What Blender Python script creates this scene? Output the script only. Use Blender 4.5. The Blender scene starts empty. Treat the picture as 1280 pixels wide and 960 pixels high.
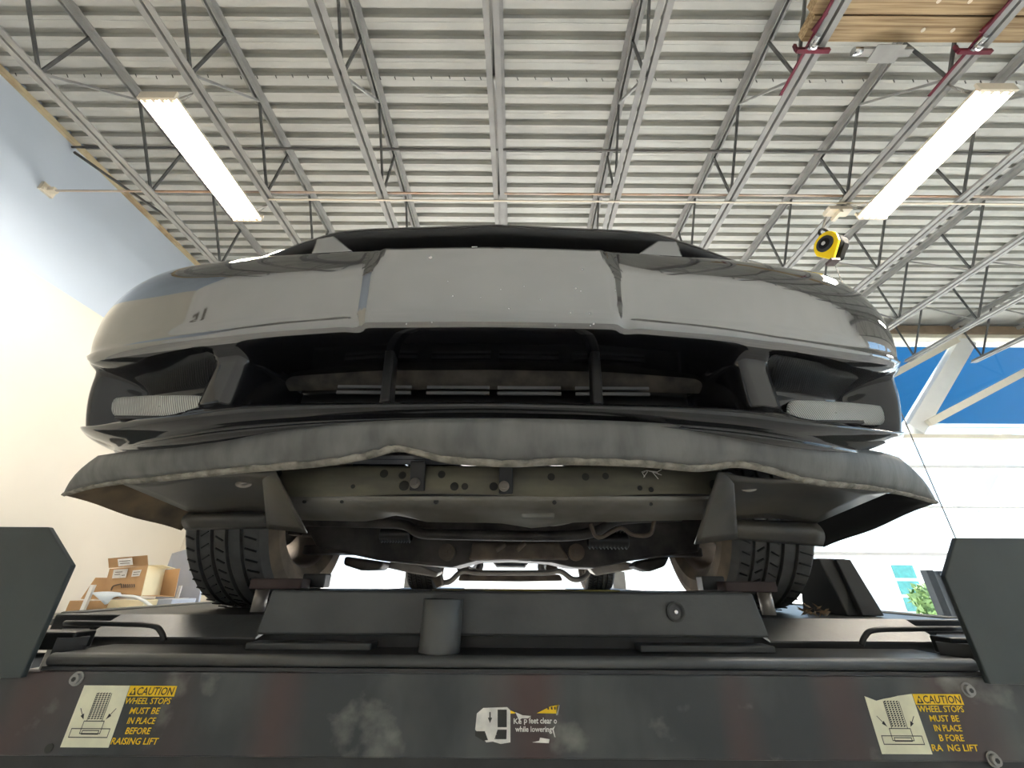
import bpy, bmesh, math, random
import numpy as np
from mathutils import Vector, Matrix
random.seed(7)
sc = bpy.context.scene
COL = sc.collection
H = 1.5                                   # camera height above the shop floor

# ------------------------------------------------------------------ camera
F, TH, RO, CX, CY = 500.0, math.radians(26.1), math.radians(.37), 646.0, 480.0
_u0 = np.array([0, -math.sin(TH), math.cos(TH)]); _r0 = np.array([1., 0, 0])
FW = np.array([0, math.cos(TH), math.sin(TH)])
RT = _r0*math.cos(RO) + _u0*math.sin(RO); UP = _u0*math.cos(RO) - _r0*math.sin(RO)
cam_d = bpy.data.cameras.new('camera'); cam = bpy.data.objects.new('camera', cam_d); COL.objects.link(cam)
cam_d.sensor_width = 36; cam_d.lens = F/1280*36; cam_d.shift_x = -(CX-640)/1280
cam_d.clip_start = .02; cam_d.clip_end = 300
_m = Matrix(((RT[0], UP[0], -FW[0], 0), (RT[1], UP[1], -FW[1], 0), (RT[2], UP[2], -FW[2], H), (0, 0, 0, 1)))
cam.matrix_world = _m
sc.camera = cam
# ------------------------------------------------------------------ world, sun, exposure
sc.view_settings.view_transform = 'Standard'; sc.view_settings.look = 'None'
sc.view_settings.gamma = 1; sc.view_settings.use_curve_mapping = False
sc.view_settings.exposure = 1.6
w = bpy.data.worlds.new('world'); sc.world = w; w.use_nodes = True
wn = w.node_tree; bg = wn.nodes['Background']
sky = wn.nodes.new('ShaderNodeTexSky'); sky.sky_type = 'HOSEK_WILKIE'; sky.turbidity = 4; sky.ground_albedo = .5
sky.sun_direction = Vector((.45, .45, .77)).normalized()
wn.links.new(sky.outputs[0], bg.inputs[0]); bg.inputs[1].default_value = 3.2
sd = bpy.data.lights.new('sun', 'SUN'); sd.energy = 7; sd.angle = math.radians(1); sd.color = (1, .95, .88)
so = bpy.data.objects.new('sun', sd); COL.objects.link(so)
so.rotation_euler = Vector((-.35, -.2, -.9)).to_track_quat('-Z', 'Y').to_euler()
TUBE_POWER = 46.0

# ------------------------------------------------------------------ helpers
def ray(px, py): return FW + RT*((px-CX)/F) + UP*((CY-py)/F)
def P(px, py, X=None, Y=None, Z=None):        # a point of the photo at a known plane of the place (heights from camera level)
    d = ray(px, py)
    t = X/d[0] if X is not None else Y/d[1] if Y is not None else Z/d[2]
    return d*t
def ss(a, b, x):
    t = min(1, max(0, (x-a)/(b-a))); return t*t*(3-2*t)

def tag(o, label=None, cat=None, group=None, kind=None):
    if label: o['label'] = label
    if cat: o['category'] = cat
    if group: o['group'] = group
    if kind: o['kind'] = kind
    return o
def empty(name, loc, label=None, cat=None, group=None, kind=None):
    o = bpy.data.objects.new(name, None); COL.objects.link(o)
    o.location = (loc[0], loc[1], loc[2]+H); o.empty_display_size = .1
    return tag(o, label, cat, group, kind)
def origin_of(o):
    v = Vector(o.location)
    while o.parent: o = o.parent; v = v + Vector(o.location)
    return v
def link(me, name, parent=None, loc=None):
    o = bpy.data.objects.new(name, me); COL.objects.link(o)
    if parent is not None:
        o.parent = parent
        if parent.type == 'EMPTY': o.matrix_parent_inverse = Matrix.Translation(-Vector(parent.location))
    if loc is not None: o.location = loc
    return o

class MB:
    def __init__(s): s.v = []; s.f = []; s.mi = []; s.sm = []
    def add(s, vs, fs, mi=0, smooth=False):
        b = len(s.v); s.v += [tuple(map(float, v)) for v in vs]
        for f in fs: s.f.append([i+b for i in f]); s.mi.append(mi); s.sm.append(smooth)
        return s
    def box(s, x0, x1, y0, y1, z0, z1, mi=0):
        return s.add([(x0,y0,z0),(x1,y0,z0),(x1,y1,z0),(x0,y1,z0),(x0,y0,z1),(x1,y0,z1),(x1,y1,z1),(x0,y1,z1)],
                     [(0,3,2,1),(4,5,6,7),(0,1,5,4),(1,2,6,5),(2,3,7,6),(3,0,4,7)], mi)
    def hexa(s, p, mi=0):     # 8 corners: bottom 0-3 ccw from above, top 4-7
        return s.add(p, [(0,3,2,1),(4,5,6,7),(0,1,5,4),(1,2,6,5),(2,3,7,6),(3,0,4,7)], mi)
    def bar(s, a, b, wd, ht, up=(0,0,1), mi=0):      # rectangular bar from a to b
        a = Vector(a); b = Vector(b); d = (b-a).normalized(); u = Vector(up)
        if abs(d.dot(u)) > .98: u = Vector((0,1,0))
        sd_ = d.cross(u).normalized(); u = sd_.cross(d).normalized()
        sd_ = sd_*wd/2; u = u*ht/2
        return s.hexa([a-sd_-u, a+sd_-u, b+sd_-u, b-sd_-u, a-sd_+u, a+sd_+u, b+sd_+u, b-sd_+u], mi)
    def cyl(s, a, b, r, n=16, r2=None, mi=0, smooth=True, cap=True):
        a = Vector(a); b = Vector(b); d = (b-a).normalized()
        u = Vector((0,0,1)) if abs(d.z) < .9 else Vector((0,1,0))
        e1 = d.cross(u).normalized(); e2 = d.cross(e1).normalized(); r2 = r if r2 is None else r2
        vs = [a+(e1*math.cos(t)+e2*math.sin(t))*r for t in [2*math.pi*i/n for i in range(n)]]
        vs += [b+(e1*math.cos(t)+e2*math.sin(t))*r2 for t in [2*math.pi*i/n for i in range(n)]]
        s.add(vs, [(i, i+n, (i+1) % n+n, (i+1) % n) for i in range(n)], mi, smooth)
        if cap:
            s.add(vs[:n], [list(range(n))], mi); s.add(vs[n:], [list(range(n))[::-1]], mi)
        return s
    def tube(s, path, r, n=10, mi=0, rs=None):
        path = [Vector(p) for p in path]; m = len(path); vs = []; prev = None
        for i, p in enumerate(path):
            d = (path[min(i+1, m-1)]-path[max(i-1, 0)]).normalized()
            u = prev if prev is not None else (Vector((0,0,1)) if abs(d.z) < .9 else Vector((0,1,0)))
            e1 = (u-d*u.dot(d)).normalized(); e2 = d.cross(e1); prev = e1
            rr = rs[i] if rs else r
            vs += [p+(e1*math.cos(t)+e2*math.sin(t))*rr for t in [2*math.pi*k/n for k in range(n)]]
        fs = [(i*n+k, i*n+(k+1) % n, (i+1)*n+(k+1) % n, (i+1)*n+k) for i in range(m-1) for k in range(n)]
        s.add(vs, fs, mi, True); s.add(vs[:n], [list(range(n))[::-1]], mi); s.add(vs[-n:], [list(range(n))], mi)
        return s
    def grid(s, rows, mi=0, smooth=True, flip=False):
        n = len(rows[0]); vs = [p for r in rows for p in r]
        fs = []
        for i in range(len(rows)-1):
            for k in range(n-1):
                q = (i*n+k, i*n+k+1, (i+1)*n+k+1, (i+1)*n+k)
                fs.append(q[::-1] if flip else q)
        return s.add(vs, fs, mi, smooth)
    def prism(s, poly, vec, mi=0):      # 3D polygon extruded along vec
        n = len(poly); a = [Vector(p) for p in poly]; b = [p+Vector(vec) for p in a]
        return s.add(a+b, [list(range(n)), list(range(2*n-1, n-1, -1))]+[(i, i+n, (i+1) % n+n, (i+1) % n) for i in range(n)], mi)
    def lathe_x(s, prof, c, n=48, mi=0, smooth=True):      # profile (x, r) about an axis through c along X
        vs = []
        for (x, r) in prof:
            vs += [(c[0]+x, c[1]+r*math.cos(2*math.pi*k/n), c[2]+r*math.sin(2*math.pi*k/n)) for k in range(n)]
        m = len(prof)
        return s.add(vs, [(i*n+k, i*n+(k+1) % n, (i+1)*n+(k+1) % n, (i+1)*n+k) for i in range(m-1) for k in range(n)], mi, smooth)
    def mesh(s, name, mats, shift=True):
        me = bpy.data.meshes.new(name)
        dz = H if shift else 0
        me.from_pydata([(x, y, z+dz) for x, y, z in s.v], [], s.f)
        for m in (mats if isinstance(mats, (list, tuple)) else [mats]): me.materials.append(m)
        me.polygons.foreach_set('material_index', s.mi); me.polygons.foreach_set('use_smooth', s.sm)
        bm = bmesh.new(); bm.from_mesh(me); bmesh.ops.remove_doubles(bm, verts=bm.verts, dist=1e-6)
        bmesh.ops.recalc_face_normals(bm, faces=bm.faces); bm.to_mesh(me); bm.free()
        return me
    def build(s, name, mats, parent=None, bevel=0, solid=0, loc=None):
        o = link(s.mesh(name, mats), name, parent, loc)
        if solid:
            m = o.modifiers.new('solid', 'SOLIDIFY'); m.thickness = solid; m.offset = 0
        if bevel:
            m = o.modifiers.new('bevel', 'BEVEL'); m.width = bevel; m.segments = 2; m.limit_method = 'ANGLE'
        return o

def spline(pts, k=8):
    pts = [np.array(p, float) for p in pts]; out = []
    q = [2*pts[0]-pts[1]]+pts+[2*pts[-1]-pts[-2]]
    for i in range(1, len(q)-2):
        for j in range(k):
            t = j/k; a, b, c, d = q[i-1:i+3]
            out.append(.5*((2*b)+(c-a)*t+(2*a-5*b+4*c-d)*t*t+(3*b-a-3*c+d)*t**3))
    out.append(pts[-1]); return out

# ------------------------------------------------------------------ materials
def mat(name, col, rough=.6, metal=0, var=0, scale=6, col2=None, bump=0, bscale=40, ior=1.5, stretch=None, emit=0, detail=4, lo=.35, hi=.65, coat=0):
    m = bpy.data.materials.new(name); m.use_nodes = True; nt = m.node_tree; b = nt.nodes['Principled BSDF']
    b.inputs['Base Color'].default_value = (*col, 1); b.inputs['Roughness'].default_value = rough
    b.inputs['Metallic'].default_value = metal; b.inputs['IOR'].default_value = ior
    if coat: b.inputs['Coat Weight'].default_value = coat; b.inputs['Coat Roughness'].default_value = .03
    if emit:
        b.inputs['Emission Color'].default_value = (*col, 1); b.inputs['Emission Strength'].default_value = emit
    tc = None
    if var or col2 or bump:
        tc = nt.nodes.new('ShaderNodeTexCoord'); mp = nt.nodes.new('ShaderNodeMapping')
        if stretch: mp.inputs['Scale'].default_value = stretch
        nt.links.new(tc.outputs['Object'], mp.inputs[0])
    if var or col2:
        n = nt.nodes.new('ShaderNodeTexNoise'); n.inputs['Scale'].default_value = scale; n.inputs['Detail'].default_value = detail
        nt.links.new(mp.outputs[0], n.inputs[0])
        r = nt.nodes.new('ShaderNodeValToRGB'); r.color_ramp.elements[0].position = lo; r.color_ramp.elements[1].position = hi
        c2 = col2 if col2 else tuple(c*(1-var) for c in col)
        r.color_ramp.elements[0].color = (*c2, 1); r.color_ramp.elements[1].color = (*col, 1)
        nt.links.new(n.outputs[0], r.inputs[0]); nt.links.new(r.outputs[0], b.inputs['Base Color'])
    if bump:
        n2 = nt.nodes.new('ShaderNodeTexNoise'); n2.inputs['Scale'].default_value = bscale; n2.inputs['Detail'].default_value = 3
        nt.links.new(mp.outputs[0], n2.inputs[0]); bp = nt.nodes.new('ShaderNodeBump')
        bp.inputs['Strength'].default_value = bump; bp.inputs['Distance'].default_value = .004
        nt.links.new(n2.outputs[0], bp.inputs['Height']); nt.links.new(bp.outputs[0], b.inputs['Normal'])
    return m
M = {}
M['deck'] = mat('deck_paint', (.55, .54, .495), .5, var=.14, scale=2.5)
M['joist'] = mat('joist_paint', (.35, .34, .32), .55, var=.22, scale=5)
M['web'] = mat('web_paint', (.12, .118, .112), .6, var=.3, scale=8)
M['rod'] = mat('rod_rusty', (.55, .50, .44), .5, metal=.2, col2=(.42, .24, .13), scale=2.2)
M['pipe'] = mat('pipe_dark', (.16, .15, .14), .5, metal=.3, var=.3)
M['wall_l'] = mat('wall_blue_paint', (.58, .645, .73), .75, var=.06, scale=1.2, bump=.08, bscale=8)
M['wall_c'] = mat('wall_cream_paint', (.84, .77, .65), .75, var=.05, scale=1.2, bump=.08, bscale=8)
M['wall_b'] = mat('wall_grey_paint', (.84, .81, .765), .8, var=.05, scale=2)
M['foam'] = mat('sealant_tan', (.60, .49, .31), .8, col2=(.33, .2, .1), scale=3, lo=.3, hi=.5, bump=.4)
M['floor'] = mat('shop_concrete', (.62, .60, .56), .5, var=.2, scale=2)
M['ground'] = mat('outside_concrete', (.85, .83, .80), .9, var=.1, scale=.3)
M['cream'] = mat('cream_steel', (.88, .82, .68), .5, var=.06)
M['white'] = mat('white_steel', (.92, .92, .90), .4, var=.04)
M['brown'] = mat('header_brown', (.30, .22, .15), .7, var=.2)
M['awning'] = mat('awning_blue', (.02, .22, .52), .6, col2=(.05, .34, .66), scale=.5)
M['teal'] = mat('teal_glass', (.10, .38, .36), .3, var=.2)
M['leaf'] = mat('bush_leaf', (.24, .36, .12), .7, col2=(.12, .2, .06), scale=3)
M['tubeglass'] = mat('lamp_tube', (1, .95, .87), .4, emit=TUBE_POWER)
M['lampsteel'] = mat('lamp_white_enamel', (.75, .66, .52), .35, var=.05)
M['chain'] = mat('chain_steel', (.35, .33, .3), .4, metal=.8)
M['yellow'] = mat('reel_yellow', (.95, .66, .0), .35, var=.06)
M['blackpl'] = mat('reel_black', (.012, .012, .012), .75, var=.2, ior=1.25)
M['greypl'] = mat('grey_plastic', (.05, .05, .05), .7, var=.2, ior=1.3)
M['timber'] = mat('timber_pine', (.50, .36, .20), .7, col2=(.26, .16, .075), scale=2.2, stretch=(.7, 26, 26), detail=6, lo=.35, hi=.6)
M['red'] = mat('clamp_red', (.16, .012, .03), .35, var=.3)
M['chrome'] = mat('bright_steel', (.7, .7, .7), .22, metal=1)
# car
M['paint'] = mat('black_car_paint', (.012, .012, .014), .04, ior=3.5)
M['gloss'] = mat('black_gloss_plastic', (.010, .010, .012), .07, ior=1.62)
M['black'] = mat('black_plastic', (.012, .012, .013), .32, bump=.1, bscale=60)
M['rough'] = mat('dusty_absorber', (.075, .062, .05), .85, col2=(.02, .018, .016), scale=22, bump=.6, bscale=50)
M['slat'] = mat('slat_grey', (.13, .13, .13), .5, var=.2)
M['dam'] = mat('air_dam_plastic', (.175, .174, .165), .55, col2=(.11, .11, .105), scale=30, stretch=(1, 1, .25), bump=.25, bscale=60, lo=.3, hi=.62)
M['damedge'] = mat('worn_edge', (.36, .33, .28), .9, col2=(.16, .15, .125), scale=45, bump=.8, bscale=120)
M['daminner'] = mat('dusty_inner', (.24, .17, .10), .9, col2=(.10, .08, .06), scale=14)
M['shield'] = mat('splash_shield_plastic', (.055, .054, .052), .3, col2=(.105, .092, .07), scale=7, lo=.3, hi=.62, bump=.1, bscale=12)
M['support'] = mat('dusty_olive_steel', (.20, .185, .13), .55, col2=(.10, .094, .075), scale=6, stretch=(1, 1, 3), metal=.2)
M['supportl'] = mat('lower_flange_steel', (.30, .29, .27), .38, col2=(.17, .155, .13), scale=6, metal=.5)
M['under'] = mat('greasy_steel', (.085, .075, .068), .5, col2=(.02, .018, .018), scale=12, metal=.3)
M['under2'] = mat('brown_dusty_steel', (.20, .15, .105), .6, col2=(.08, .062, .05), scale=14)
M['alu'] = mat('dusty_alloy', (.46, .42, .38), .45, metal=.6, var=.3, scale=14)
M['tyre'] = mat('tyre_rubber', (.12, .118, .113), .7, var=.2, scale=30)
M['tyreside'] = mat('dusty_sidewall', (.26, .20, .14), .85, col2=(.12, .095, .07), scale=10)
M['rimm'] = mat('dusty_rim', (.32, .27, .23), .4, metal=.5, var=.35, scale=10)
M['lens'] = mat('lens_base', (.8, .8, .78), .15)
M['glassdark'] = mat('car_glass', (.02, .025, .025), .03, ior=1.6)
# lift
M['lift'] = mat('lift_black_paint', (.095, .098, .096), .38, col2=(.055, .057, .057), scale=5, bump=.12, bscale=90)
M['liftd'] = mat('lift_dark_steel', (.032, .033, .033), .42, var=.35, scale=9, bump=.1, bscale=60)
M['stop'] = mat('wheel_stop_paint', (.052, .064, .064), .42, col2=(.040, .048, .048), scale=4, bump=.05, bscale=70)
M['dusty'] = mat('dusty_runway', (.26, .25, .215), .8, col2=(.09, .088, .08), scale=5)
M['maroon'] = mat('maroon_pad', (.075, .048, .044), .7, var=.3)
M['beamy'] = mat('worn_yellow_edge', (.35, .29, .04), .5, col2=(.05, .05, .04), scale=8, stretch=(1, 6, 1))
M['stk_cream'] = mat('sticker_cream', (.92, .90, .66), .5, col2=(.80, .78, .58), scale=30)
M['stk_white'] = mat('sticker_white', (.92, .90, .84), .6, var=.25, scale=40)
M['stk_yellow'] = mat('sticker_yellow', (1, .66, .015), .5, var=.1, scale=40)
M['stk_black'] = mat('sticker_black', (.035, .034, .03), .5, var=.2)
M['card'] = mat('cardboard', (.56, .34, .17), .8, var=.12, scale=4)
M['cardl'] = mat('cardboard_pale', (.88, .76, .50), .8, var=.06, scale=4)
M['paper'] = mat('paper_blue', (.72, .80, .88), .7, var=.08)
M['label'] = mat('paper_label', (.85, .83, .8), .7, var=.1, scale=30)
M['ink'] = mat('print_dark', (.12, .09, .07), .8, var=.1)
M['bluegrey'] = mat('blue_grey_board', (.42, .45, .52), .6, var=.08)
M['dry'] = mat('dry_leaf_brown', (.28, .18, .10), .9, var=.4, scale=30)

def glass_mat(name, tint, refl=.12):
    m = bpy.data.materials.new(name); m.use_nodes = True; nt = m.node_tree; nt.nodes.clear()
    o = nt.nodes.new('ShaderNodeOutputMaterial'); mx = nt.nodes.new('ShaderNodeMixShader'); fr = nt.nodes.new('ShaderNodeLayerWeight')
    t = nt.nodes.new('ShaderNodeBsdfTransparent'); g = nt.nodes.new('ShaderNodeBsdfGlossy'); fr.inputs[0].default_value = .12
    t.inputs[0].default_value = (*tint, 1); g.inputs['Roughness'].default_value = .02
    nt.links.new(fr.outputs[0], mx.inputs[0]); nt.links.new(t.outputs[0], mx.inputs[1]); nt.links.new(g.outputs[0], mx.inputs[2])
    nt.links.new(mx.outputs[0], o.inputs[0]); return m
def cloth_mat(name, c):
    m = bpy.data.materials.new(name); m.use_nodes = True; nt = m.node_tree; nt.nodes.clear()
    o = nt.nodes.new('ShaderNodeOutputMaterial'); mx = nt.nodes.new('ShaderNodeMixShader'); mx.inputs[0].default_value = .6
    d = nt.nodes.new('ShaderNodeBsdfDiffuse'); t = nt.nodes.new('ShaderNodeBsdfTranslucent'); n = nt.nodes.new('ShaderNodeTexNoise'); n.inputs['Scale'].default_value = .6
    r = nt.nodes.new('ShaderNodeValToRGB'); r.color_ramp.elements[0].color = (*c, 1); r.color_ramp.elements[1].color = (c[0]*2.5, c[1]*1.4, c[2]*1.15, 1)
    nt.links.new(n.outputs[0], r.inputs[0]); nt.links.new(r.outputs[0], d.inputs[0]); nt.links.new(r.outputs[0], t.inputs[0])
    nt.links.new(d.outputs[0], mx.inputs[1]); nt.links.new(t.outputs[0], mx.inputs[2]); nt.links.new(mx.outputs[0], o.inputs[0]); return m
M['awning'] = cloth_mat('awning_cloth', (.04, .20, .38))
M['glass'] = glass_mat('window_glass', (.93, .96, .96))

# lift front panel: worn black paint with scuffed grey patches plus reddish and grey reflections painted into the colour
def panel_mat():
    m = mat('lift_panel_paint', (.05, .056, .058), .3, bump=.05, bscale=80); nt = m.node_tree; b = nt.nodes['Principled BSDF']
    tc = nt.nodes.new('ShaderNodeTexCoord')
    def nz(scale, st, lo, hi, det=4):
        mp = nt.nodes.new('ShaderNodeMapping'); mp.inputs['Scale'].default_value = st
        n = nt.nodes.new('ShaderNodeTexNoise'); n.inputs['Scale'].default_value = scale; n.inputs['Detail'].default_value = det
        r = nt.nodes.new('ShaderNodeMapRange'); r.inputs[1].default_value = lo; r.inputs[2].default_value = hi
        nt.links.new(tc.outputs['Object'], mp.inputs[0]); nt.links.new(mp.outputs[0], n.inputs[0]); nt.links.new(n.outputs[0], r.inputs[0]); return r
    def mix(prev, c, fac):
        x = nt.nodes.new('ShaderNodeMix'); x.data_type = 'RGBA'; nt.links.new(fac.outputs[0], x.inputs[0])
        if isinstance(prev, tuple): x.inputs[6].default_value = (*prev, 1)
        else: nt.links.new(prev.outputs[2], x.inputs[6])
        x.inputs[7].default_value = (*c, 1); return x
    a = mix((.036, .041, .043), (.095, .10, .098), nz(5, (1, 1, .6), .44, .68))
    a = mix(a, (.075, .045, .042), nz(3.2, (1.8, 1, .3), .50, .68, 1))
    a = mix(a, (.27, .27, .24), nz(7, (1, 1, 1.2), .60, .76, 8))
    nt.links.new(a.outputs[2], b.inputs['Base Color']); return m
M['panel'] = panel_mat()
def lens_mat():
    m = mat('ribbed_lens', (.72, .72, .69), .2); nt = m.node_tree; b = nt.nodes['Principled BSDF']
    tc = nt.nodes.new('ShaderNodeTexCoord'); mp = nt.nodes.new('ShaderNodeMapping'); mp.inputs['Rotation'].default_value = (0, math.radians(28), 0)
    wv = nt.nodes.new('ShaderNodeTexWave'); wv.inputs['Scale'].default_value = 75; wv.bands_direction = 'X'
    nt.links.new(tc.outputs['Object'], mp.inputs[0]); nt.links.new(mp.outputs[0], wv.inputs[0])
    bp = nt.nodes.new('ShaderNodeBump'); bp.inputs['Strength'].default_value = .8; bp.inputs['Distance'].default_value = .003
    nt.links.new(wv.outputs[1], bp.inputs['Height']); nt.links.new(bp.outputs[0], b.inputs['Normal'])
    r = nt.nodes.new('ShaderNodeValToRGB'); r.color_ramp.elements[0].color = (.36, .36, .34, 1); r.color_ramp.elements[1].color = (.85, .85, .8, 1)
    nt.links.new(wv.outputs[1], r.inputs[0]); nt.links.new(r.outputs[0], b.inputs['Base Color']); return m
M['lens'] = lens_mat()

# ------------------------------------------------------------------ the room
XL, XR, YB, YF, ZF, ZD = -5.0, 10.2, -2.4, 6.4, -H, 4.41
def struct(mb, name, m, parent=None, **k): return tag(mb.build(name, m, parent, **k), kind='structure')
struct(MB().box(XL-.2, XR+.2, YB-.2, YF+.4, ZF-.2, ZF), 'floor', M['floor'])
wl = MB().box(XL-.2, XL, YB-.2, YF+.35, ZF, 2.82, 1).box(XL-.2, XL, YB-.2, YF+.35, 2.82, ZD+.25, 0)
struct(wl, 'wall_left', [M['wall_l'], M['wall_c']])
wb = struct(MB().box(XL, XR, YB-.2, YB, ZF, ZD+.25), 'wall_back', M['wall_b'])
wr = MB().box(XR, XR+.2, YB-.2, YF+.35, ZF, -.4).box(XR, XR+.2, YB-.2, YF+.35, 2.9, ZD+.25)
for y in (YB-.2, .6, 4.0, YF-.1): wr.box(XR, XR+.2, y, y+.45, -.4, 2.9)
struct(wr, 'wall_right', M['wall_b'])
k = 0
for (y0, y1) in ((YB+.25, .6), (1.05, 4.0), (4.45, YF-.1)):
    k += 1
    wo = struct(MB().box(XR+.09, XR+.10, y0, y1, -.4, 2.9), 'window_%d' % k, M['glass'])
    fr = MB()
    for yy in np.linspace(y0, y1, 3): fr.box(XR+.06, XR+.13, yy-.03, yy+.03, -.4, 2.9)
    fr.box(XR+.06, XR+.13, y0, y1, 1.4, 1.46); fr.build('window_frame', M['white'], wo)
# corrugated roof deck
ce = struct(MB().box(XL-.2, XR+.2, YB-.2, YF+.4, ZD+.07, ZD+.3), 'ceiling', M['deck'])
PITCH = .1524
def deck_profile(nr, y0):
    pr = []
    for i in range(nr):
        y = y0+i*PITCH
        pr += [(y, .0), (y+.086, .0), (y+.091, .058), (y+.147, .058), (y+.1524, 0)]
    return pr
pr = deck_profile(6, 0); mb = MB()
for i in range(len(pr)-1):
    (ya, za), (yb, zb_) = pr[i], pr[i+1]
    if ya == yb: continue
    mb.add([(XL, ya, za), (XR, ya, za), (XR, yb, zb_), (XL, yb, zb_)], [(0, 1, 2, 3)])
for i in range(6):       # small stiffening bead along each flat
    y = i*PITCH+.028
    mb.add([(XL, y, -.0005), (XR, y, -.0005), (XR, y+.004, -.002), (XL, y+.004, -.002), (XR, y+.008, -.0005), (XL, y+.008, -.0005)], [(0, 1, 2, 3), (3, 2, 4, 5)])
deck_me = mb.mesh('deck_panel', M['deck'])
y = -2.38
while y+6*PITCH < YF+.3:
    link(deck_me, 'deck_panel', ce, (0, y, ZD)); y += 6*PITCH
sm = MB()
for i in range(90):
    x = XL+.1+i*.168+random.uniform(-.02, .02); yy = 2.19+random.uniform(-.012, .012)
    sm.bar((x, yy, ZD-.002), (x+.012, yy+.012, ZD-.028), .007, .007)
sc_o = sm.build('deck_screw', M['pipe'], ce); sc_o['kind'] = 'stuff'

# trims along the left wall and header over the glass front
struct(MB().box(XL, XL+.04, YB, YF, ZD-.06, ZD-.005), 'trim_1', M['foam'])
struct(MB().box(XL, XR, YF-.02, YF+.03, ZD-.14, ZD+.02), 'trim_2', M['brown'])
struct(MB().box(XL, XR, YF+.03, YF+.36, ZD-.22, ZD+.02), 'trim_3', M['cream'])
# glass front
fw_ = MB().box(XL, -2.9, YF+.05, YF+.3, ZF, ZD-.22); struct(fw_, 'wall_front', M['wall_c'])
gy = YF+.17
def mull(name, x0, x1, z0, z1, m='cream', d=.11): return struct(MB().box(x0, x1, gy-d, gy+d, z0, z1), name, M[m])
n = 10
for (z0, z1, m_) in ((2.20, 2.27, 'cream'), (1.70, 1.75, 'white'), (1.06, 1.09, 'white'), (.36, .41, 'white')):
    x0 = -2.9 if z0 > 2 else 3.4
    mull('trim_%d' % n, x0, XR, z0, z1, m_, .11 if z0 > 2 else .05); n += 1
mull('trim_%d' % n, 3.3, 3.42, ZF, 2.2, 'white'); n += 1
mull('trim_%d' % n, -2.95, -2.85, ZF, ZD-.22, 'white'); n += 1
bays = [3.42, 6.0, 8.3, XR]
for i in range(3):
    wo = struct(MB().box(bays[i], bays[i+1], gy-.004, gy+.004, ZF, 2.2), 'window_%d' % (4+i), M['glass'])
for i, (a, b) in enumerate(((-2.85, .4), (.4, 3.4), (3.4, 6.8), (6.8, XR))):
    struct(MB().box(a, b, gy-.004, gy+.004, 2.27, ZD-.22), 'window_%d' % (7+i), M['glass'])
# slanting steel of the glass front
def brace(a, b, wd, dp, label, m='cream', yy=gy-.12):
    A = P(*a, Y=yy); B = P(*b, Y=yy); mb = MB(); d = Vector(B-A); d.y = 0; nrm = Vector((-d.z, 0, d.x)).normalized()*wd/2
    A = Vector(A); B = Vector(B)
    o = MB().prism([A-nrm, A+nrm, B+nrm, B-nrm], (0, dp, 0)).build('window_brace', M[m])
    return tag(o, label, 'brace', 'slanting braces of the glass front')
brace((1212, 424), (1146, 536), .26, .20, 'wide white slanting brace across the blue upper glazing', 'white')
brace((1198, 424), (1100, 477), .11, .07, 'narrow cream brace running down left from the header behind the bumper', yy=gy-.22)
brace((1310, 450), (1163, 528), .11, .07, 'narrow cream brace rising to the right edge across blue glazing', yy=gy-.22)
brace((1264, 543), (1214, 634), .24, .16, 'washed out white slanting brace in the lower clear glazing', 'white', gy+.25)
mb = MB().box(5.85, 5.95, gy-.3, gy-.2, ZF, .16).box(6.02, 6.09, gy-.3, gy-.2, ZF, .15)
tag(mb.build('door_post', M['liftd'], None), 'dark twin door post standing before the bright window, right of the runway', 'post')

# ------------------------------------------------------------------ outside
struct(MB().box(-40, 70, YF+.4, 90, ZF-.3, ZF-.05), 'ground', M['ground'])
aw = empty('awning', (6.5, 8.2, 2.9), 'blue awning hanging outside above the glass front', 'awning')
MB().box(1.5, 15, 8.6, 8.66, 3.2, 6.6).build('awning_valance', M['awning'], aw)
MB().bar((1.5, 8.5, 3.2), (15, 8.5, 3.2), .06, .06).build('rail', M['white'], aw)
def bush(x, y, r, label):
    mb = MB(); rnd = random.Random(int(x*10))
    root = empty('bush', (x, y, ZF-.05), label, 'bush', 'bushes outside')
    for i in range(420):
        v = Vector((rnd.gauss(0, 1), rnd.gauss(0, 1), rnd.gauss(0, 1))).normalized()*r*rnd.uniform(.6, 1)
        c = Vector((x, y, ZF+r*1.0))+Vector((v.x, v.y, v.z*1.05))
        a = Vector((rnd.uniform(-1, 1), rnd.uniform(-1, 1), rnd.uniform(-1, 1))).normalized()*.16; b = a.cross(v).normalized()*.09
        mb.add([c-a, c+b, c+a, c-b], [(0, 1, 2, 3)])
    f = mb.build('foliage', M['leaf'], root); f['kind'] = 'stuff'
    MB().cyl((x, y, ZF-.1), (x, y, ZF+r), .06, 8).build('stem', M['dry'], root)
bush(16.2, 17.5, .75, 'rounded green bush outside, seen just left of the dark post')
bush(20.4, 20.5, .85, 'green bush half hidden behind the dark twin post')
bl = empty('kiosk', (19.5, 24, ZF), 'far white kiosk with teal glass outside, right of the black chock', 'kiosk')
MB().box(18.6, 20.9, 23, 26, ZF-.05, 1.6).build('wall', M['white'], bl)
for z0 in (-1.3, -.55, .2): MB().box(19.7, 20.8, 22.96, 23, z0, z0+.6).build('pane', M['teal'], bl)

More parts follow.
